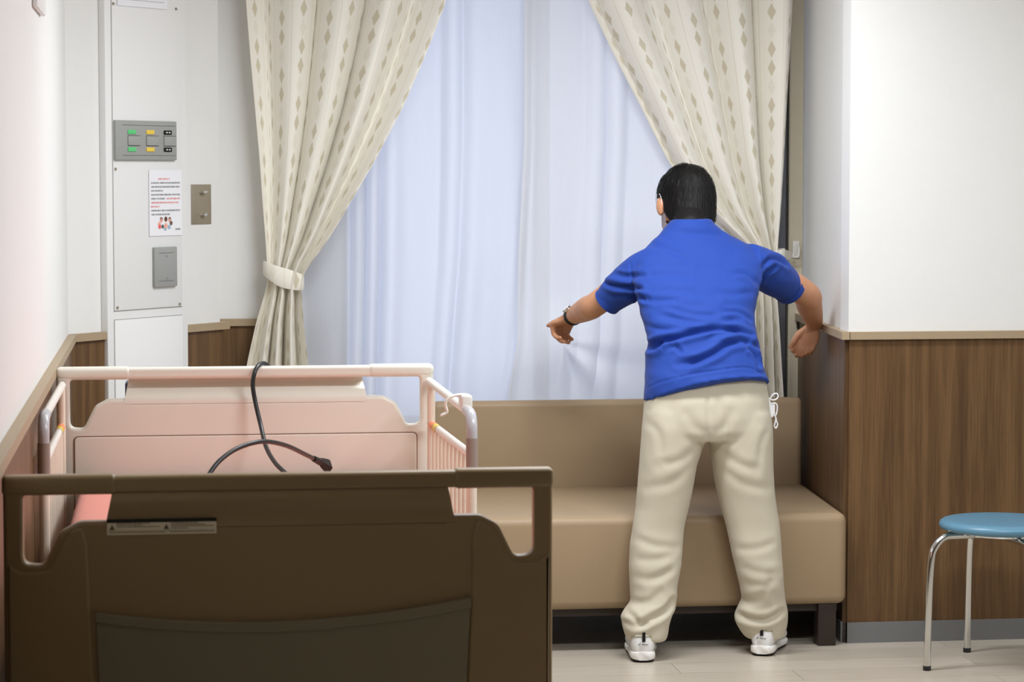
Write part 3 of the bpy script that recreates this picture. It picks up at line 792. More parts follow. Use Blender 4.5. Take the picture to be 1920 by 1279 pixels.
# ================================================================== CURTAINS
def cloth_sheet(name, rows, Y0, n, W, amp, m, Nu=360, Nv=170, phase=0.0, k=.75, warp=.02, seed=1, extra=None, parent=None, thick=0.0):
    """rows: (z, xl, xr, ypush, ampscale) from top down; hanging cloth with n folds and unfolded width W"""
    Z = np.array([r[0] for r in rows])[::-1]
    def ip(i, z): return np.interp(z, Z, np.array([r[i] for r in rows])[::-1])
    def sm(i):
        zz = np.linspace(rows[0][0], rows[-1][0], Nv + 1); v = ip(i, zz)
        ker = np.ones(7) / 7; vp = np.concatenate([np.full(3, v[0]) + (v[0] - v[1]) * np.arange(3, 0, -1), v, np.full(3, v[-1])])
        return np.convolve(vp, ker, 'valid')
    zz = np.linspace(rows[0][0], rows[-1][0], Nv + 1)
    xl, xr, yp, am = sm(1), sm(2), sm(3), sm(4)
    uu = np.linspace(0, 1, Nu + 1)
    rg = random.Random(seed)
    a1, a2, p1, p2 = rg.uniform(.5, 1), rg.uniform(.5, 1), rg.uniform(0, 6), rg.uniform(0, 6)
    pos = np.zeros((Nv + 1, Nu + 1, 3))
    for j, z in enumerate(zz):
        wv = uu + warp * (a1 * np.sin(2 * math.pi * 1.3 * uu + p1) + a2 * np.sin(2 * math.pi * 2.7 * uu + p2)) + .004 * np.sin(z * 3 + uu * 9)
        ph = 2 * math.pi * n * wv + phase
        lead = uu + k / (2 * math.pi * n) * np.sin(ph) * np.clip(np.minimum(uu, 1 - uu) * 12, 0, 1)
        ampu = 1 + .35 * np.sin(5.3 * uu + seed) + .12 * np.sin(17 * uu + z * 1.5)
        pos[j, :, 0] = xl[j] + (xr[j] - xl[j]) * lead
        pos[j, :, 1] = Y0 + yp[j] - amp * am[j] * ampu * (np.cos(ph) + .18 * np.cos(2 * ph)) + .0025 * np.sin(41 * uu + 5 * z)
        pos[j, :, 2] = z
    if extra: pos = extra(pos, uu)
    vlen = np.zeros((Nv + 1, Nu + 1)); vlen[1:] = np.cumsum(np.linalg.norm(np.diff(pos, axis=0), axis=2), axis=0)
    nv, nu = Nv + 1, Nu + 1
    me = bpy.data.meshes.new(name)
    idx = np.arange(nv * nu).reshape(nv, nu)
    fc = np.stack([idx[:-1, :-1], idx[1:, :-1], idx[1:, 1:], idx[:-1, 1:]], -1).reshape(-1, 4)
    me.from_pydata(pos.reshape(-1, 3).tolist(), [], fc.tolist())
    uvl = me.uv_layers.new(name='UVMap')
    U = np.tile(uu * W, (nv, 1)).ravel(); V = vlen.ravel() + .3
    li = fc.ravel(); uv = np.stack([U[li], V[li]], -1).ravel().astype(np.float32)
    uvl.data.foreach_set('uv', uv)
    return link(name, me, m, parent), pos

YD = 8.78
def zx(px, py, y=YD): p = P(px, py, y); return p.z, p.x
def rows_px(L, y=YD):
    out = []
    for py, a, b, yp, am in L:
        za = P((a + b) / 2, py, y).z
        out.append((za, P(a, py, y).x, P(b, py, y).x, yp, am))
    return out
def with_ends(rows, bottom, top):
    (z0, a0, b0, y0, m0) = rows[0]; (z1, a1, b1, _, _) = rows[1]
    s = (top - z0) / (z0 - z1)
    rows = [(top, a0 + (a0 - a1) * s * .3, b0 + (b0 - b1) * s * .25, y0, m0)] + rows
    z, a, b, yp, am = rows[-1]
    return rows + [(bottom, a - .03, b + .03, yp, am)]
TOPZ = 2.425
Ldr = rows_px([(0, 460, 833, 0, 1.0), (100, 468, 795, 0, 1.0), (200, 477, 752, 0, 1.0), (300, 486, 700, 0, .95), (400, 493, 642, 0, .9), (450, 497, 612, -.01, .8), (485, 499, 586, -.015, .62), (512, 501, 566, -.02, .5), (530, 501, 562, -.02, .5),
               (550, 495, 564, -.015, .6), (600, 480, 567, -.005, .8), (690, 460, 577, 0, .95)])
def diag_folds(pos, uu): return pos
dl = empty('drape', (P(515, 300, YD).x, YD, 0), 'beige diamond-patterned curtain tied back at the left of the window', 'curtain', 'tied-back diamond drapes')
cloth_sheet('drape_cloth', with_ends(Ldr, .06, TOPZ), YD - .02, 4.0, 1.30, .052, M['drape'], phase=0.5, seed=4, k=.95, warp=.02, parent=dl, Nu=420, Nv=220)
Rdr = rows_px([(0, 1102, 1478, 0, 1.0), (100, 1150, 1473, 0, 1.0), (200, 1202, 1467, 0, 1.0), (300, 1252, 1462, 0, .95), (400, 1322, 1456, 0, .9), (440, 1368, 1452, -.01, .7), (462, 1396, 1450, -.02, .55), (480, 1404, 1450, -.02, .5),
               (520, 1402, 1446, -.015, .6), (600, 1402, 1452, -.005, .8), (740, 1396, 1460, 0, .95)])
dr = empty('drape', (P(1430, 300, YD).x, YD, 0), 'beige diamond-patterned curtain tied back at the right, behind the bending man', 'curtain', 'tied-back diamond drapes')
cloth_sheet('drape_cloth', with_ends(Rdr, .06, TOPZ), YD - .02, 3.8, 1.24, .052, M['drape'], phase=2.0, seed=9, k=.95, warp=.02, parent=dr, Nu=420, Nv=220)

def tieback(par, pl, pr, hgt0, hgt1, y, m, rx_add=.006):
    "band around the gathered cloth: ellipse in plan, sloping from left to right"
    bm = bmesh.new(); N = 48; rings = []
    cx = (pl.x + pr.x) / 2; rx = (pr.x - pl.x) / 2 + rx_add; ry = .050
    cols = []
    for k in range(N):
        a = 2 * math.pi * k / N; ca, sa = math.cos(a), math.sin(a)
        f = (ca + 1) / 2
        zt = pl.z + (pr.z - pl.z) * f; hh = hgt0 + (hgt1 - hgt0) * math.sin(math.pi * min(1, f)) 
        px_, py_ = cx + rx * (abs(ca) ** .85) * (1 if ca > 0 else -1), y + ry * sa
        n = Vector((ca / rx, sa / ry, 0)).normalized() * .003
        sec = [Vector((px_, py_, zt)) + n * .3, Vector((px_, py_, zt - .004)) + n, Vector((px_, py_, zt - hh * .5)) + n * 1.3, Vector((px_, py_, zt - hh + .004)) + n, Vector((px_, py_, zt - hh)) + n * .3, Vector((px_, py_, zt - hh * .5)) - n * .3]
        cols.append(sec)
    loft(bm, cols + [cols[0]], False); bmesh.ops.remove_doubles(bm, verts=bm.verts, dist=1e-5)
    me_o = fin(bm, 'tieback', m, par, angle=60)
    me = me_o.data; uvl = me.uv_layers.new(name='UVMap')
    for l in me.loops:
        c = me.vertices[l.vertex_index].co; uvl.data[l.index].uv = ((c.x - cx) + 3.12, c.z + 2.0)
    return me_o
tieback(dl, P(499, 489, YD - .07), P(566, 516, YD - .07), .052, .068, YD - .03, M['drape'])
tb = tieback(dr, P(1402, 480, YD - .07), P(1472, 466, YD - .07), .052, .060, YD - .03, M['drape'])
bm = bmesh.new(); q0 = P(1468, 476, 8.80); q1 = P(1487, 478, 8.86)
hull_box(bm, [(q0.x, 8.795, q0.z - .03), (q1.x, 8.855, q1.z - .008), (q1.x, 8.855, q1.z + .008), (q0.x, 8.795, q0.z + .018), (q0.x, 8.80, q0.z - .03), (q1.x, 8.86, q1.z - .008), (q1.x, 8.86, q1.z + .008), (q0.x, 8.80, q0.z + .018)])
fin(bm, 'tieback_tail', M['drape'], dr, smooth=False)
th = empty('tieback_hook', (2.19, 8.89, 1.15), 'small cream tieback hook on the trim right of the window', 'hook')
bm = bmesh.new(); a = P(1486, 452, 8.895); b = P(1499, 484, 8.895); box(bm, a.x, b.x, 8.892, 8.90, b.z, a.z, .002); fin(bm, 'hook_base', M['railw'], th)
bm = bmesh.new(); tube(bm, catmull([P(1497, 458, 8.89), P(1498, 465, 8.86), P(1497, 480, 8.85), P(1488, 482, 8.85), P(1487, 474, 8.855)], 5), .003, 8, round_ends=True); fin(bm, 'hook_arm', M['railw'], th)
# latch box low on the trim
bm = bmesh.new(); a = P(1494, 595, 8.895); b = P(1504, 616, 8.895); box(bm, a.x, b.x, 8.875, 8.90, b.z, a.z, .003); tag(fin(bm, 'window_latch', M['blackg']), 'small dark latch on the window trim beside the hanging hand', 'latch')

# sheer curtains
YS = 8.885
hx, hz = P(1050, 640, YS).x, P(1050, 640, YS).z
def pulled(pos, uu):
    X_, Z_ = pos[..., 0], pos[..., 2]
    # cloth dragged by the hand: long shallow folds fan out from the hand to the lower right
    dx, dz = X_ - hx, hz - Z_
    r = np.sqrt(dx ** 2 + dz ** 2) + 1e-6; ang = np.arctan2(dx, dz)
    below = np.clip((dz + .02) / .1, 0, 1) * np.exp(-(r / .42) ** 2) * np.clip(r / .05, 0, 1)
    pos[..., 1] -= below * .016 * np.cos(ang * 7.0 + .9) * np.clip((ang + .15) / .5, 0, 1)
    pos[..., 1] -= .03 * np.exp(-((X_ - hx) / .10) ** 2 - ((Z_ - hz) / .12) ** 2)
    pos[..., 1] = np.minimum(pos[..., 1], 8.962)
    return pos
a = P(600, 300, YS).x; b = P(1010, 300, YS).x
e0 = P(598, 560, YS).x
cur = P(985, 300, YS).x; cur2 = P(955, 740, YS).x
zt0 = P(900, 740, YS).z
Lsh = [(TOPZ, .415, cur + .03, 0, .8), (1.6, .415, cur + .02, 0, .9), (1.2, .415, cur + .005, 0, 1), (.72, .42, cur2 + .01, 0, 1), (.1, .42, cur2 - .02, 0, 1.1)]
s1 = cloth_sheet('sheer_curtain', Lsh, YS, 7.5, 1.3, .015, M['sheer'], phase=1, k=.5, warp=.06, seed=12, Nu=420, Nv=120)[0]
tag(s1, 'bluish white sheer curtain hanging straight over the left half of the window', 'sheer curtain', 'sheer curtains over the window')
Rsh = [(TOPZ, cur - .01, 2.12, -.012, .8), (1.6, cur - .01, 2.12, -.012, .9), (1.2, cur - .03, 2.11, -.012, .8), (hz, cur2 + .02, 2.10, -.015, .55), (.72, cur2 - .01, 2.08, -.015, .5), (.1, cur2 - .03, 2.07, -.012, .8)]
s2 = cloth_sheet('sheer_curtain', Rsh, YS - .018, 6.5, 1.4, .015, M['sheer2'], phase=.4, k=.5, warp=.07, seed=23, Nu=460, Nv=240, extra=pulled)[0]
tag(s2, 'greyish white sheer curtain being pulled by the man, with slanting folds', 'sheer curtain', 'sheer curtains over the window')
cr = empty('curtain_rail', (1.28, 8.84, 2.46), 'white double curtain rail above the window', 'curtain rail')
for y in (YD - .02, YS):
    bm = bmesh.new(); box(bm, .3, 2.17, y - .012, y + .012, 2.43, 2.455, .003); fin(bm, 'track', M['column'], cr)
for x in (.5, 1.28, 2.05):
    bm = bmesh.new(); box(bm, x - .012, x + .012, YD - .03, 8.995, 2.455, 2.47, .002); fin(bm, 'bracket', M['column'], cr)

# ================================================================== THE MAN
man = empty('person', (1.62, 7.7, 0), 'dark-haired person in a blue short-sleeved shirt and beige trousers, seen from behind leaning over the sofa with both arms reaching out', 'person')
man['label'] = 'person in blue short-sleeved shirt and beige trousers leaning over the sofa, seen from behind'

def ringpx(py, xl, xr, Yc, hd, n=40, ex=2.3, zfun=None):
    L = P(xl, py, Yc); R = P(xr, py, Yc); c = (L + R) / 2; w = (R.x - L.x) / 2
    out = []
    for k in range(n):
        a = 2 * math.pi * k / n; ca, sa = math.cos(a), math.sin(a)
        x = w * abs(ca) ** (2 / ex) * (1 if ca > 0 else -1); y = hd * abs(sa) ** (2 / ex) * (1 if sa > 0 else -1)
        z = c.z
        if zfun: z = zfun((x / w + 1) / 2, sa, Yc)
        out.append(Vector((c.x + x, c.y + y, z)))
    return out

def ellipsoid(bm, c, r, rot=None, seg=24):
    res = bmesh.ops.create_uvsphere(bm, u_segments=seg, v_segments=seg // 2, radius=1)
    m = Matrix.Translation(c) @ (rot.to_4x4() if rot else Matrix.Identity(4)) @ Matrix.Diagonal((r[0], r[1], r[2], 1))
    bmesh.ops.transform(bm, matrix=m, verts=res['verts'])

def limb(bm, pts, rad, sub=5, seg=20, up=None):
    n = len(pts)
    rr = [(r if isinstance(r, tuple) else (r, r)) for r in rad]
    P3 = catmull(pts, sub)
    R3 = catmull([Vector((a, b, 0)) for a, b in rr], sub)
    tube(bm, P3, [(v.x, v.y) for v in R3], seg, up=up, round_ends=True)

# ---- head frame
HC = P(1287, 372, 8.14)
def HP(x, y, z):       # local head coordinates, face towards +Y, head bowed a little
    v = Matrix.Rotation(math.radians(-14), 3, 'X') @ (Matrix.Rotation(math.radians(8), 3, 'Z') @ Vector((x, y, z)))
    return HC + v
HR = (Matrix.Rotation(math.radians(-14), 3, 'X') @ Matrix.Rotation(math.radians(8), 3, 'Z'))

def hand(bm, wrist, d, n, side, curl=(28, 50, 38), size=1.0, thumb_in=.35, spread=.03):
    "palm, four bent fingers of different length and a thumb from the side of the palm"
    d = d.normalized(); n = (n - d * n.dot(d)).normalized(); s = d.cross(n).normalized()
    L = .088 * size
    pts = [wrist - d * .012, wrist + d * .02, wrist + d * L * .55, wrist + d * L]
    tube(bm, catmull(pts, 4), [(v.x * size, v.y * size) for v in catmull([Vector((.026, .019, 0)), Vector((.030, .018, 0)), Vector((.039, .015, 0)), Vector((.039, .012, 0))], 4)], 18, up=n, round_ends=True)
    tips = []
    for i, (lf, off, drop) in enumerate(((.93, -.030, .006), (1.05, -.0105, 0), (1.0, .0095, .002), (.80, .0285, .010))):
        base = wrist + d * (L - drop - .006) + s * (off * size * side)
        dd = (d + s * side * spread * (i - 1.5)).normalized()
        p = base; ps = [p - dd * .015, p]; ang = 0
        for sl, c in zip((.043, .027, .021), curl):
            ang += math.radians(c * (1 + .06 * (i - 1)))
            v = dd * math.cos(ang) - n * math.sin(ang)
            p = p + v * sl * lf * size; ps.append(p)
        limb(bm, ps, [.0098 * size, .0096 * size, .0088 * size, .0082 * size, .0068 * size], 4, 12)
        tips.append(p)
    tb0 = wrist + d * .030 * size - s * (.020 * size * side)
    v1 = (d * .80 - s * side * .55 - n * thumb_in).normalized(); v2 = (d * .92 - s * side * .12 - n * (thumb_in + .1)).normalized()
    a = tb0 + v1 * .038 * size; b = a + v2 * .032 * size; c = b + (v2 - n * .2).normalized() * .026 * size
    limb(bm, [tb0 - v1 * .012, tb0, a, b, c], [.015 * size, .0145 * size, .0118 * size, .0102 * size, .0078 * size], 4, 12)
    return tips

# ---- body (one continuous skin mesh)
bm = bmesh.new()
ellipsoid(bm, HP(0, .0, .008), (.079, .094, .090), HR)
ellipsoid(bm, HP(0, .050, -.050), (.056, .052, .066), HR)
limb(bm, [HP(0, .098, .000), HP(0, .112, -.022), HP(0, .104, -.030)], [.008, .013, .010], 3, 10)      # nose
ellipsoid(bm, HP(0, .078, .020), (.052, .018, .012), HR, 16)                                        # brow
ellipsoid(bm, HP(0, .088, -.098), (.022, .018, .016), HR, 16)                                        # chin
limb(bm, [HP(-.022, .100, -.058), HP(0, .108, -.056), HP(.022, .100, -.058)], [.006, .008, .006], 3, 10)  # lips
for sx in (-1, 1):
    ellipsoid(bm, HP(sx * .090, -.004, -.030), (.011, .020, .032), HR @ Matrix.Rotation(math.radians(-sx * 22), 3, 'Z'), 16)
NK = P(1299, 432, 7.99)
limb(bm, [HP(0, -.012, -.045), HC.lerp(NK, .55) + Vector((0, .012, 0)), NK + Vector((0, .030, 0)), NK + Vector((0, .01, -.07))], [.056, .050, .047, .050], 4, 24)
SLp, SRp = P(1222, 492, 7.975), P(1410, 492, 7.975)
tor = [(436, 1262, 1342, 8.01, .050), (470, 1225, 1400, 7.99, .075), (520, 1205, 1405, 7.94, .085), (600, 1222, 1398, 7.84, .085), (680, 1226, 1408, 7.77, .085), (740, 1228, 1420, 7.75, .085), (785, 1236, 1412, 7.745, .075), (800, 1250, 1400, 7.745, .05)]
loft(bm, [ringpx(*t) for t in tor])
EL = P(1117, 571, 8.13); WLp = P(1072, 594, 8.33)
limb(bm, [SLp, SLp.lerp(EL, .5), EL, EL.lerp(WLp, .3), EL.lerp(WLp, .7), WLp], [.050, .044, .040, .041, .034, (.028, .024)], 5, 22)
ER = P(1512, 552, 8.10); WR = P(1527, 607, 8.27)
limb(bm, [SRp, SRp.lerp(ER, .5), ER, ER.lerp(WR, .3), ER.lerp(WR, .7), WR], [.052, .048, .043, .043, .036, (.029, .024)], 5, 22)
tL = hand(bm, WLp, Vector((-.42, .84, -.26)), Vector((-.20, -.05, .97)), -1, curl=(58, 55, 35), spread=.004)
tR = hand(bm, WR, Vector((-.30, .22, -.92)), Vector((.45, .88, .10)), 1, curl=(30, 46, 36), size=.90, spread=.01)
for (hx_, kx, ax, ay) in ((1262, 1232, 1212, 7.668), (1388, 1416, 1430, 7.728)):
    limb(bm, [P(hx_, 800, 7.735), P((hx_ + kx) / 2, 880, 7.73), P(kx, 975, 7.722), P((kx + ax) / 2, 1080, (7.71 + ay) / 2), P(ax, 1180, ay), P(ax, 1212, ay)], [.068, .062, .048, .042, .026, .022], 5, 18)
me = remesh(bm, .0042, 3, 'body')
body = link('body', me, M['skin'], man)
for p in me.polygons: p.use_smooth = True

for sx in (-1, 1):
    bm = bmesh.new(); ellipsoid(bm, HP(sx * .031, .083, .002), (.0135, .0135, .0135), None, 16); ey = fin(bm, 'eye', M['eye'], body)
    bm = bmesh.new(); ellipsoid(bm, HP(sx * .031, .0935, .001), (.006, .004, .006), HR, 12); fin(bm, 'iris', M['iris'], ey)

# ---- face mask with ear loops (worn)
mk_m = M['cord']
bm = bmesh.new(); rings = []
for k in range(9):
    z = .0 - .095 * k / 8; r = []
    for i in range(17):
        a = math.radians(-46 + 92 * i / 16); bulge = .012 * math.sin(math.pi * k / 8)
        r.append(HP(.070 * math.sin(a), .052 + (.064 + bulge) * math.cos(a), z))
    rings.append(r)
R = [[bm.verts.new(p) for p in r] for r in rings]
for a, b in zip(R, R[1:]):
    for i in range(16): bm.faces.new((a[i], a[i + 1], b[i + 1], b[i]))
g = bmesh.ops.solidify(bm, geom=list(bm.faces), thickness=.0015)
mask = fin(bm, 'face_mask', mk_m, man); mask['label'] = 'white face mask'
for sx in (-1, 1):
    bm = bmesh.new(); tube(bm, catmull([HP(sx * .066, .074, -.012), HP(sx * .082, .035, .0), HP(sx * .0925, .000, .012), HP(sx * .0925, -.018, -.006), HP(sx * .0905, -.014, -.035), HP(sx * .084, .008, -.055), HP(sx * .068, .055, -.085)], 5), .0010, 8); fin(bm, 'ear_loop', mk_m, mask)

# ---- hair
bm = bmesh.new()
def hairmap(d, rx, ry, rz):
    "sphere direction -> head surface; the lower half stays wide and runs down to the nape"
    z = d.z
    if z >= 0: return d.x * rx, d.y * ry, .006 + z * rz
    h = math.sqrt(max(1e-9, d.x * d.x + d.y * d.y)); f = (1 - abs(z) ** 3.2) ** (1 / 2.3) / h
    back = max(0, min(1, .5 - d.y * 1.5))
    f *= 1 - .10 * abs(z) ** 2
    return d.x * rx * f, d.y * ry * f - .040 * z * z * back, .006 + z * (rz + .050 * back)
res = bmesh.ops.create_uvsphere(bm, u_segments=96, v_segments=64, radius=1)
keep = {}
for v in bm.verts:
    d = v.co.copy()
    up_ = d.z; fwd = d.y
    # thickness of the cut, a little fuller at the crown and back
    th = .013 + .004 * max(0, up_) + .0045 * noise.noise(Vector((d.x * 5, d.y * 5, d.z * 2.2))) + .0018 * noise.noise(Vector((d.x * 22, d.y * 22, d.z * 5)))
    rx, ry, rz = .079 + th, .094 + th, .088 + th
    low = 1.0
    if up_ < 0 and fwd < .35: rx *= 1 + .03 * up_
    keep[v] = not ((fwd > .42 and up_ < .42 + .1 * noise.noise(d * 7)) or (up_ < -.90 + .04 * noise.noise(Vector((d.x * 14, d.y * 14, 0)))) or (fwd > .05 and up_ < -.02 and abs(d.x) > .5 and fwd > .12 - .3 * up_) or (abs(d.x) > .62 and -.80 < up_ < -.14 and fwd > -.16))
    v.co = HP(*hairmap(d, rx, ry, rz))
bmesh.ops.delete(bm, geom=[v for v in bm.verts if not keep[v]], context='VERTS')
bmesh.ops.solidify(bm, geom=list(bm.faces), thickness=.006)
# hair running down over the nape
nk0, nk1 = HP(0, -.012, -.030), HC.lerp(NK + Vector((0, .030, 0)), 1.13)
axn = (nk1 - nk0).normalized(); bk = (Vector((0, -1, -.35)) - axn * Vector((0, -1, -.35)).dot(axn)).normalized(); rt = axn.cross(bk)
rows_ = []
for i in range(15):
    t = i / 14; c = nk0.lerp(nk1, t); rr_ = (.062 + .004 * (1 - t)) * (1 - .10 * t) - (.012 * max(0, t - .9) / .1)
    rows_.append([bm.verts.new(c + (bk * math.cos(a) + rt * math.sin(a)) * (rr_ + .0012 * noise.noise(Vector((a * 9, t * 3, 0))))) for a in [math.radians(-88 + 176 * k / 28) for k in range(29)]])
for i in range(14):
    for k in range(28):
        if i > 11 and (k < 2 or k > 25): continue
        bm.faces.new((rows_[i][k], rows_[i][k + 1], rows_[i + 1][k + 1], rows_[i + 1][k]))
hair = fin(bm, 'hair', M['hair'], man, angle=0); hair['label'] = 'short black hair'
# strands over the cap, combed down the back of the head
rg = random.Random(11); bm = bmesh.new()
for i in range(2600):
    th_ = rg.uniform(0, 2 * math.pi); up_ = rg.uniform(-.80, .995)
    rad = math.sqrt(max(0, 1 - up_ * up_)); d = Vector((rad * math.cos(th_), rad * math.sin(th_), up_))
    if d.y > .38 and d.z < .45: continue
    if d.y > .0 and d.z < -.05 and abs(d.x) > .5: continue
    if abs(d.x) > .58 and d.z < -.02 and d.y > -.22: continue
    # strand direction: down and away from the crown whorl
    cr_ = Vector((.1, -.35, .93)); tdir = (d - cr_).normalized() * .6 + Vector((0, 0, -.6))
    tdir = (tdir - d * tdir.dot(d)).normalized() if (tdir - d * tdir.dot(d)).length > 1e-4 else d.orthogonal()
    tdir = (tdir + d.cross(tdir) * rg.uniform(-.22, .22)).normalized()
    L = rg.uniform(.16, .34); lift = rg.uniform(.005, .03)
    def S(t):
        q = (d + tdir * L * t).normalized(); th = .0135 + .004 * max(0, q.z) + .0045 * noise.noise(Vector((q.x * 5, q.y * 5, q.z * 2.2)))
        k = 1 + lift * math.sin(math.pi * min(1, t * .8)) + .006
        return HP(*hairmap(q, (.079 + th) * k, (.094 + th) * k, (.088 + th) * k))
    w = rg.uniform(.0006, .0013); side = (HR @ d.cross(tdir)).normalized() * w
    prev = None
    for t in (0, .35, .7, 1.0):
        c = S(t); k = w and (1 - t ** 3)
        if t < 1: cur_ = (bm.verts.new(c - side * k), bm.verts.new(c + side * k + (c - HC).normalized() * .0004))
        else: cur_ = (bm.verts.new(c),)
        if prev:
            bm.faces.new(prev + cur_[::-1] if len(cur_) == 2 else prev + cur_)
        prev = cur_
me = bpy.data.meshes.new('strands'); bm.to_mesh(me); bm.free()
so = link('hair_strands', me, M['hair'], hair)

# ---- trousers
bm = bmesh.new()
hip = [(700, 1216, 1432, 7.755, .108), (725, 1212, 1437, 7.750, .116), (750, 1210, 1441, 7.745, .122), (780, 1207, 1443, 7.742, .124), (805, 1205, 1445, 7.74, .120), (822, 1203, 1446, 7.74, .105)]
loft(bm, [ringpx(*h, ex=2.5) for h in hip])
# seat: two soft buttock volumes
ellipsoid(bm, P(1272, 784, 7.70), (.094, .068, .088)); ellipsoid(bm, P(1378, 782, 7.70), (.094, .068, .088))
legL = [(772, 1208, 1320, 7.738, .104), (800, 1205, 1322, 7.736, .108), (830, 1203, 1318, 7.733, .104), (870, 1201, 1304, 7.730, .098), (910, 1197, 1298, 7.728, .090), (950, 1193, 1291, 7.725, .082), (985, 1186, 1283, 7.718, .073), (1020, 1181, 1279, 7.712, .070), (1060, 1180, 1277, 7.705, .070),
        (1100, 1182, 1270, 7.700, .070), (1128, 1184, 1267, 7.695, .068), (1143, 1172, 1263, 7.690, .070), (1156, 1165, 1259, 7.688, .073), (1172, 1169, 1254, 7.684, .070), (1188, 1172, 1252, 7.682, .068), (1200, 1176, 1248, 7.682, .068)]
legR = [(772, 1330, 1443, 7.738, .104), (800, 1328, 1446, 7.736, .108), (830, 1330, 1447, 7.733, .104), (870, 1337, 1447, 7.730, .098), (910, 1343, 1449, 7.728, .090), (950, 1352, 1455, 7.725, .082), (985, 1362, 1461, 7.718, .073), (1020, 1370, 1464, 7.712, .070), (1060, 1379, 1467, 7.708, .070),
        (1100, 1388, 1469, 7.712, .070), (1122, 1392, 1471, 7.722, .068), (1138, 1384, 1474, 7.728, .070), (1152, 1377, 1477, 7.732, .073), (1168, 1380, 1476, 7.735, .070), (1182, 1388, 1473, 7.738, .068), (1194, 1397, 1469, 7.740, .068)]
loft(bm, [ringpx(*t) for t in legL]); loft(bm, [ringpx(*t) for t in legR])
me = remesh(bm, .0062, 9, 'trousers')
yb = 7.63
S = []
def st_(px, w, d, y=7.66): S.append(([P(a, b, y) for a, b in px], w, d))
st_([(1322, 735), (1323, 780), (1325, 825)], .006, .006)                 # centre seam
st_([(1326, 812), (1300, 800), (1285, 775)], .012, .005); st_([(1326, 812), (1350, 800), (1366, 772)], .012, .005)
st_([(1338, 740), (1352, 775), (1360, 830)], .010, .004)
st_([(1300, 835), (1275, 860), (1235, 872)], .012, .006); st_([(1348, 840), (1375, 865), (1415, 880)], .012, .006)
st_([(1295, 860), (1262, 900), (1215, 915)], .012, .004); st_([(1352, 870), (1390, 905), (1438, 915)], .012, .004)
st_([(1215, 790), (1235, 815), (1240, 860)], .010, .004); st_([(1440, 800), (1425, 830), (1418, 870)], .010, .004)
for (a, b) in (((1190, 1010), (1270, 1028)), ((1188, 1050), (1262, 1040)), ((1186, 1085), (1255, 1072)), ((1270, 1060), (1215, 1090)), ((1380, 1030), (1450, 1020)), ((1388, 1062), (1460, 1075)), ((1395, 1098), (1455, 1088))):
    st_([a, ((a[0] + b[0]) / 2, (a[1] + b[1]) / 2 + 5), b], .010, .0045, 7.64)
# stacked folds above the shoes
st_([(1180, 1150), (1198, 1168), (1222, 1160), (1250, 1146), (1265, 1130)], .009, .012, 7.62)
st_([(1172, 1165), (1190, 1176), (1210, 1170)], .008, .009, 7.62)
st_([(1190, 1135), (1220, 1128), (1240, 1112)], .009, .006, 7.62)
st_([(1384, 1155), (1410, 1163), (1440, 1163), (1468, 1150)], .009, .011, 7.65)
st_([(1392, 1135), (1420, 1125), (1435, 1105)], .010, .006, 7.65); st_([(1462, 1128), (1448, 1110), (1442, 1080)], .010, .006, 7.65)
S = [(a, b * 1.1, c * (.85 if c >= .009 else .5)) for a, b, c in S]
strokes(me, S)
cloth_noise(me, .0040, 7, 4, 3); cloth_noise(me, .0012, 24, 12, 9)
tr_ = link('trousers', me, M['pants'], man); tr_['label'] = 'beige cotton trousers'
# belt loop seam / waistband hint and side pocket seam
# ---- shirt
def hemz(f, sa, Yc):
    py = np.interp(f, [0, .12, .3, .5, .7, .88, 1], [752, 736, 721, 712, 706, 705, 722]) if sa < .2 else 742
    return P(1325, float(py), Yc - .11 * max(0, -sa)).z
bm = bmesh.new()
sh = [(730, 1208, 1441, 7.748, .142, 40, 2.4, hemz), (700, 1210, 1435, 7.753, .137), (680, 1211, 1427, 7.765, .131), (660, 1213, 1421, 7.775, .125), (640, 1216, 1418, 7.79, .123), (612, 1211, 1413, 7.815, .122), (585, 1201, 1413, 7.845, .122),
      (560, 1195, 1416, 7.875, .122), (535, 1190, 1421, 7.905, .120), (510, 1187, 1430, 7.935, .116), (490, 1191, 1432, 7.955, .108), (474, 1203, 1420, 7.972, .098), (460, 1214, 1403, 7.985, .088), (446, 1228, 1378, 7.998, .078), (432, 1243, 1352, 8.005, .070), (420, 1254, 1338, 8.01, .066), (412, 1260, 1332, 8.015, .062)]
loft(bm, [ringpx(*t) for t in sh])
sEL = P(1139, 565, 8.075); sER = P(1481, 541, 8.075)
limb_pts = [P(1232, 490, 7.96), P(1190, 520, 8.0), P(1160, 546, 8.045), sEL]
def sleeve(pts, rr):
    P3 = catmull(pts, 6); R3 = catmull([Vector((a, b, 0)) for a, b in rr], 6)
    tube(bm, P3, [(v.x, v.y) for v in R3], 28)
sleeve([P(1240, 492, 7.965), P(1196, 516, 7.995), P(1164, 543, 8.04), sEL], [(.075, .062), (.071, .064), (.057, .057), (.046, .046)])
sleeve([P(1398, 492, 7.965), P(1432, 506, 7.995), P(1460, 525, 8.04), sER], [(.075, .062), (.074, .066), (.064, .062), (.055, .052)])
me = remesh(bm, .0058, 3, 'shirt')
S = []
Y_ = 7.68
def s2_(px, w, d, y): S.append(([P(a, b, y) for a, b in px], w, d))
s2_([(1222, 652), (1250, 640), (1290, 628), (1330, 620), (1370, 619), (1412, 632)], .008, .011, Y_)
s2_([(1325, 636), (1345, 629), (1375, 630), (1405, 640)], .006, .006, Y_)
s2_([(1216, 658), (1230, 655), (1240, 648)], .008, .010, Y_)
s2_([(1268, 682), (1300, 676), (1335, 662), (1365, 645), (1395, 641), (1420, 652)], .009, .009, Y_)
s2_([(1400, 650), (1414, 664), (1423, 685)], .007, .009, Y_)
s2_([(1250, 655), (1266, 650), (1275, 660)], .006, .005, Y_)
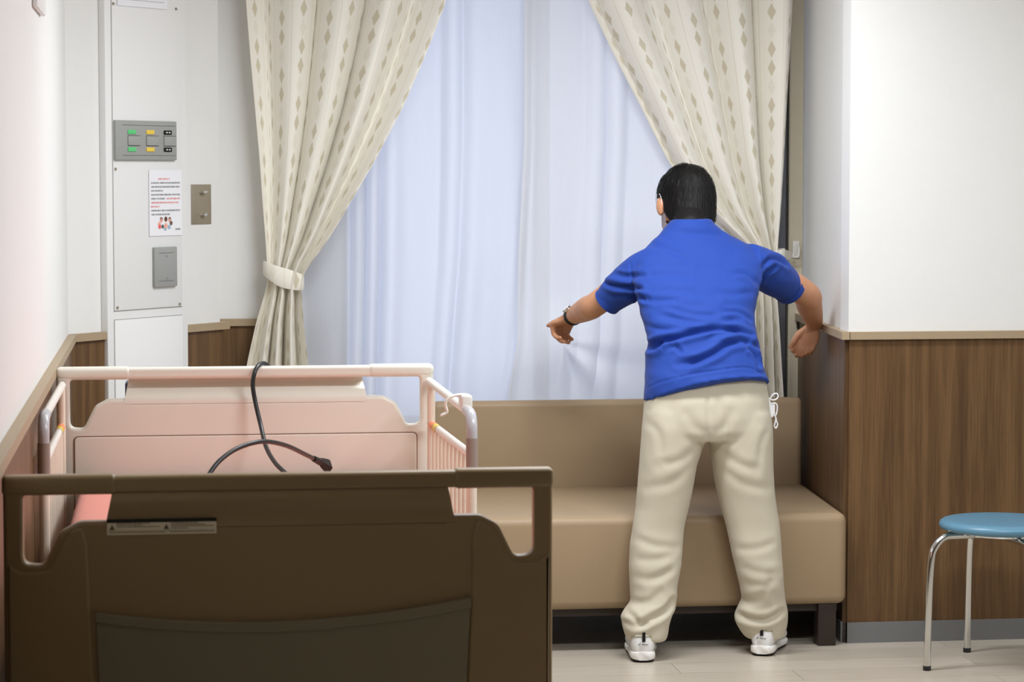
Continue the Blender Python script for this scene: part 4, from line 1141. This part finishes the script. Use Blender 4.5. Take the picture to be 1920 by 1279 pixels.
s2_([(1218, 612), (1250, 620), (1300, 617), (1350, 612)], .008, .004, 7.7)
s2_([(1235, 590), (1280, 600), (1330, 608), (1390, 598)], .009, .005, 7.72)
s2_([(1250, 578), (1300, 590), (1340, 592)], .007, .003, 7.74)
s2_([(1195, 560), (1225, 564), (1265, 562)], .008, .004, 7.77); s2_([(1350, 584), (1385, 586), (1408, 600)], .006, .004, 7.75)
s2_([(1210, 520), (1250, 515), (1290, 518)], .008, .0025, 7.82); s2_([(1370, 512), (1400, 514), (1420, 530)], .008, .004, 7.82)
s2_([(1225, 458), (1260, 470), (1290, 488)], .009, .004, 7.88); s2_([(1270, 436), (1320, 440), (1360, 440)], .009, .003, 7.92)
s2_([(1240, 545), (1290, 548), (1340, 560)], .010, .003, 7.78); s2_([(1330, 545), (1370, 552), (1410, 550)], .009, .003, 7.78)
# sleeve folds
s2_([(1152, 513), (1175, 518), (1196, 514)], .007, .006, 7.95); s2_([(1138, 532), (1160, 537), (1188, 538)], .007, .008, 7.97); s2_([(1150, 556), (1175, 552), (1196, 555)], .007, .005, 7.97)
s2_([(1420, 500), (1440, 485), (1462, 488), (1478, 498)], .007, .007, 7.95); s2_([(1415, 540), (1428, 515), (1450, 500)], .007, .006, 7.95)
# hem stitching line
s2_([(1216, 736), (1240, 718), (1285, 703), (1330, 695), (1375, 690), (1405, 691), (1432, 705)], .0028, .0025, 7.65)
s2_([(1186, 490), (1188, 525), (1200, 565)], .003, .003, 7.9); s2_([(1432, 470), (1428, 510), (1416, 550)], .003, .003, 7.9)
S = [(a, b, c * (1.6 if c >= .008 else 1.1)) for a, b, c in S]
strokes(me, S)
cloth_noise(me, .0050, 7, 13, 1); cloth_noise(me, .0018, 22, 34, 5)
sh_o = link('shirt', me, M['shirt'], man); sh_o['label'] = 'bright blue short-sleeved shirt'
for q, d_, ra, rb in ((sEL, sEL - P(1160, 546, 8.045), .0485, .0485), (sER, sER - P(1460, 525, 8.04), .0575, .0545)):
    d_ = d_.normalized(); bm = bmesh.new()
    P4 = [q - d_ * .018, q + d_ * .004, q + d_ * .0045, q + d_ * .003, q - d_ * .016]
    tube(bm, P4, [(ra - .0005, rb - .0005), (ra, rb), (ra - .0015, rb - .0015), (ra - .003, rb - .003), (ra - .003, rb - .003)], 36, cap=False)
    fin(bm, 'sleeve_hem', M['shirt'], sh_o, angle=60)
# ---- shoes
def shoe(hx, hy, ang, lab):
    e = empty('shoe', (hx, hy, 0)); e.parent = man; e.matrix_parent_inverse = Matrix.Translation(man.location).inverted(); e['label'] = lab
    rot = Matrix.Rotation(ang, 3, 'Z')
    def T(x, y, z): return Vector((hx, hy, 0)) + rot @ Vector((x, y, z))
    # outline stations along the foot: (y, halfwidth, x shift)
    stn = [(0.0, .018, 0), (.006, .028, 0), (.02, .0355, 0), (.05, .0375, 0), (.09, .037, 0), (.13, .041, .003), (.17, .047, .006), (.205, .047, .006), (.235, .040, .004), (.258, .028, .0), (.270, .012, -.002)]
    def solid(name, z0f, z1f, grow, m, par, rnd=.006, angle=60):
        bm = bmesh.new(); rings = []
        for y, w, sx in stn:
            yy = y + (-grow if y < .1 else grow) * (1 if y in (0.0, .270) else 0)
            w2 = w + grow; z0, z1 = z0f(y), z1f(y)
            r = []
            N = 20
            for k in range(N):
                a = 2 * math.pi * k / N; ca, sa = math.cos(a), math.sin(a); ex = 5 if name != 'upper' else 3.0
                x = w2 * abs(ca) ** (2 / ex) * (1 if ca > 0 else -1); z = (z0 + z1) / 2 + (z1 - z0) / 2 * abs(sa) ** (2 / ex) * (1 if sa > 0 else -1)
                if name == 'upper' and sa > 0: x *= 1 - .12 * max(0, sa)
                r.append(T(sx + x, yy, z))
            rings.append(r)
        loft(bm, rings); return fin(bm, name, m, par, angle=angle)
    solid('outsole', lambda y: .0 + (.006 if y > .25 else 0) + (.004 if y < .01 else 0), lambda y: .010, -.003, M['outsole'], e)
    so = solid('midsole', lambda y: .007 + .004 * max(0, (y - .22) / .05), lambda y: .034 - .008 * min(1, y / .2), .0018, M['sole'], e)
    up = solid('upper', lambda y: .022, lambda y: np.interp(y, [0, .006, .02, .05, .09, .13, .17, .205, .235, .258, .27], [.082, .098, .103, .098, .094, .088, .072, .060, .052, .044, .036]), 0.0, M['shoe'], e, angle=80)
    # heel tab, stitched line and small mark on the heel
    bm = bmesh.new(); hull_box(bm, [T(x, y, z) for y in (-.0035, .006) for x, z in ((-.005, .064), (.005, .066), (.0045, .094), (-.0045, .094))]); fin(bm, 'heel_tab', M['blackg'], e)
    bm = bmesh.new(); tube(bm, catmull([T(-.0365, .050, .066), T(-.036, .022, .075), T(-.024, .004, .080), T(0, -.0015, .081), T(.024, .004, .080), T(.036, .022, .075), T(.0365, .050, .066)], 6), .0014, 8); fin(bm, 'heel_piping', M['olivel'], e)
    rgx = random.Random(2); bm = bmesh.new()
    for x0, x1, z0, z1 in ((-.017, -.011, .0555, .0585), (-.0125, -.010, .0585, .0595), (-.006, -.003, .0562, .0572), (-.003, .001, .0572, .0562), (.001, .004, .0558, .0572), (.0055, .009, .0562, .0556), (.009, .013, .0556, .0570)):
        tube(bm, [T(x0, .0008 + abs(x0) * .06 - .0030, z0), T(x1, .0008 + abs(x1) * .06 - .0030, z1)], .0008, 6)
    fin(bm, 'heel_mark', M['blackg'], e, smooth=False)
    bm = bmesh.new()
    for k in range(5):
        y = .105 + .018 * k; z = .091 - .0045 * k
        tube(bm, catmull([T(-.022 + .003, y, z - .010), T(0.003, y + .004, z), T(.028, y, z - .010)], 4), .0022, 8)
    fin(bm, 'laces', M['cord'], e)
# shoes are worn: parts of the person
h1 = PZ(1207, 1243, 0); h2 = PZ(1428, 1231, 0)
shoe(h1.x, h1.y, math.radians(-5.5), 'white sneaker on the left foot'); shoe(h2.x, h2.y, math.radians(-21), 'white sneaker on the right foot')

# ---- wrist watch
wp = EL.lerp(WLp, .92); ax = (WLp - EL).normalized()
u1 = ax.cross(Vector((0, 0, 1))).normalized(); u2 = ax.cross(u1).normalized()
bm = bmesh.new(); N = 36; rings = []
for k in range(N):
    a = 2 * math.pi * k / N; dr_ = u1 * math.cos(a) + u2 * math.sin(a)
    c = wp + u1 * (.0300 * math.cos(a)) + u2 * (.0285 * math.sin(a))
    rings.append([c + ax * .0085, c + ax * .0085 + dr_ * .003, c - ax * .0085 + dr_ * .003, c - ax * .0085])
loft(bm, rings + [rings[0]], False); bmesh.ops.remove_doubles(bm, verts=bm.verts, dist=1e-6)
wt = fin(bm, 'wristwatch', M['blackg'], man); wt['label'] = 'wristwatch with black strap and pale face'
fd = (Vector((-.55, -.35, .75)) - ax * Vector((-.55, -.35, .75)).dot(ax)).normalized()
bm = bmesh.new(); cyl(bm, wp + fd * .029, wp + fd * .037, .0165, 24); cs = fin(bm, 'watch_case', M['chrome'], wt)
bm = bmesh.new(); cyl(bm, wp + fd * .037, wp + fd * .0375, .014, 24); fin(bm, 'watch_face', M['paper'], cs)

# ---- white cords and mask hanging from the trouser pocket
pc = empty('hanging_cord', P(1446, 745, 7.7), 'white looped cord and cloth hanging out of the right trouser pocket', 'cord')
def loop(pts, r=.0022, y=7.70, name='cord_loop', n=6):
    bm = bmesh.new(); tube(bm, catmull([P(a, b, y) for a, b in pts], n), r, 8); fin(bm, name, M['cord'], pc)
loop([(1430, 722), (1435, 724), (1436, 731), (1431, 735)])
loop([(1438, 747), (1444, 747), (1449, 740), (1456, 738), (1459, 743), (1455, 749), (1447, 750), (1443, 747)])
loop([(1446, 757), (1453, 756), (1457, 760), (1457, 770), (1455, 779)])
loop([(1450, 775), (1454, 782), (1456, 790), (1458, 796), (1455, 803), (1452, 799), (1454, 790), (1455, 782)])
bm = bmesh.new(); pts = [P(a, b, 7.70) for a, b in ((1437, 748), (1443, 748), (1446, 757), (1453, 757), (1453, 778), (1447, 783), (1441, 775))]
f = [bm.verts.new(p) for p in pts]; g = [bm.verts.new(p + Vector((0, .006, 0))) for p in pts]
bm.faces.new(f); bm.faces.new(g[::-1])
for i in range(len(f)): bm.faces.new((f[i], f[(i + 1) % len(f)], g[(i + 1) % len(f)], g[i]))
fin(bm, 'folded_cloth', M['cord'], pc)

# ================================================================== LIGHT, WORLD, CAMERA
w = bpy.data.worlds.new('World'); SC.world = w; w.use_nodes = True
bg = w.node_tree.nodes['Background']; bg.inputs[0].default_value = (.64, .73, 1.0, 1); bg.inputs[1].default_value = 1.95
cam = bpy.data.cameras.new('Camera'); co = bpy.data.objects.new('Camera', cam); COL.objects.link(co)
cam.sensor_width = 36; cam.lens = F / 1920 * 36; cam.clip_start = .05; cam.clip_end = 60
co.location = EYE; co.rotation_euler = (math.pi / 2 - PITCH, 0, -YAW)
cam.dof.use_dof = True; cam.dof.focus_distance = 7.4; cam.dof.aperture_fstop = 11
SC.camera = co
SC.view_settings.view_transform = 'Standard'; SC.view_settings.look = 'None'; SC.view_settings.gamma = 1; SC.view_settings.exposure = 0.0
SC.view_settings.use_curve_mapping = False
SC.cycles.use_denoising = True; SC.cycles.max_bounces = 10; SC.cycles.diffuse_bounces = 6; SC.cycles.transparent_max_bounces = 12
SC.cycles.sample_clamp_indirect = 6
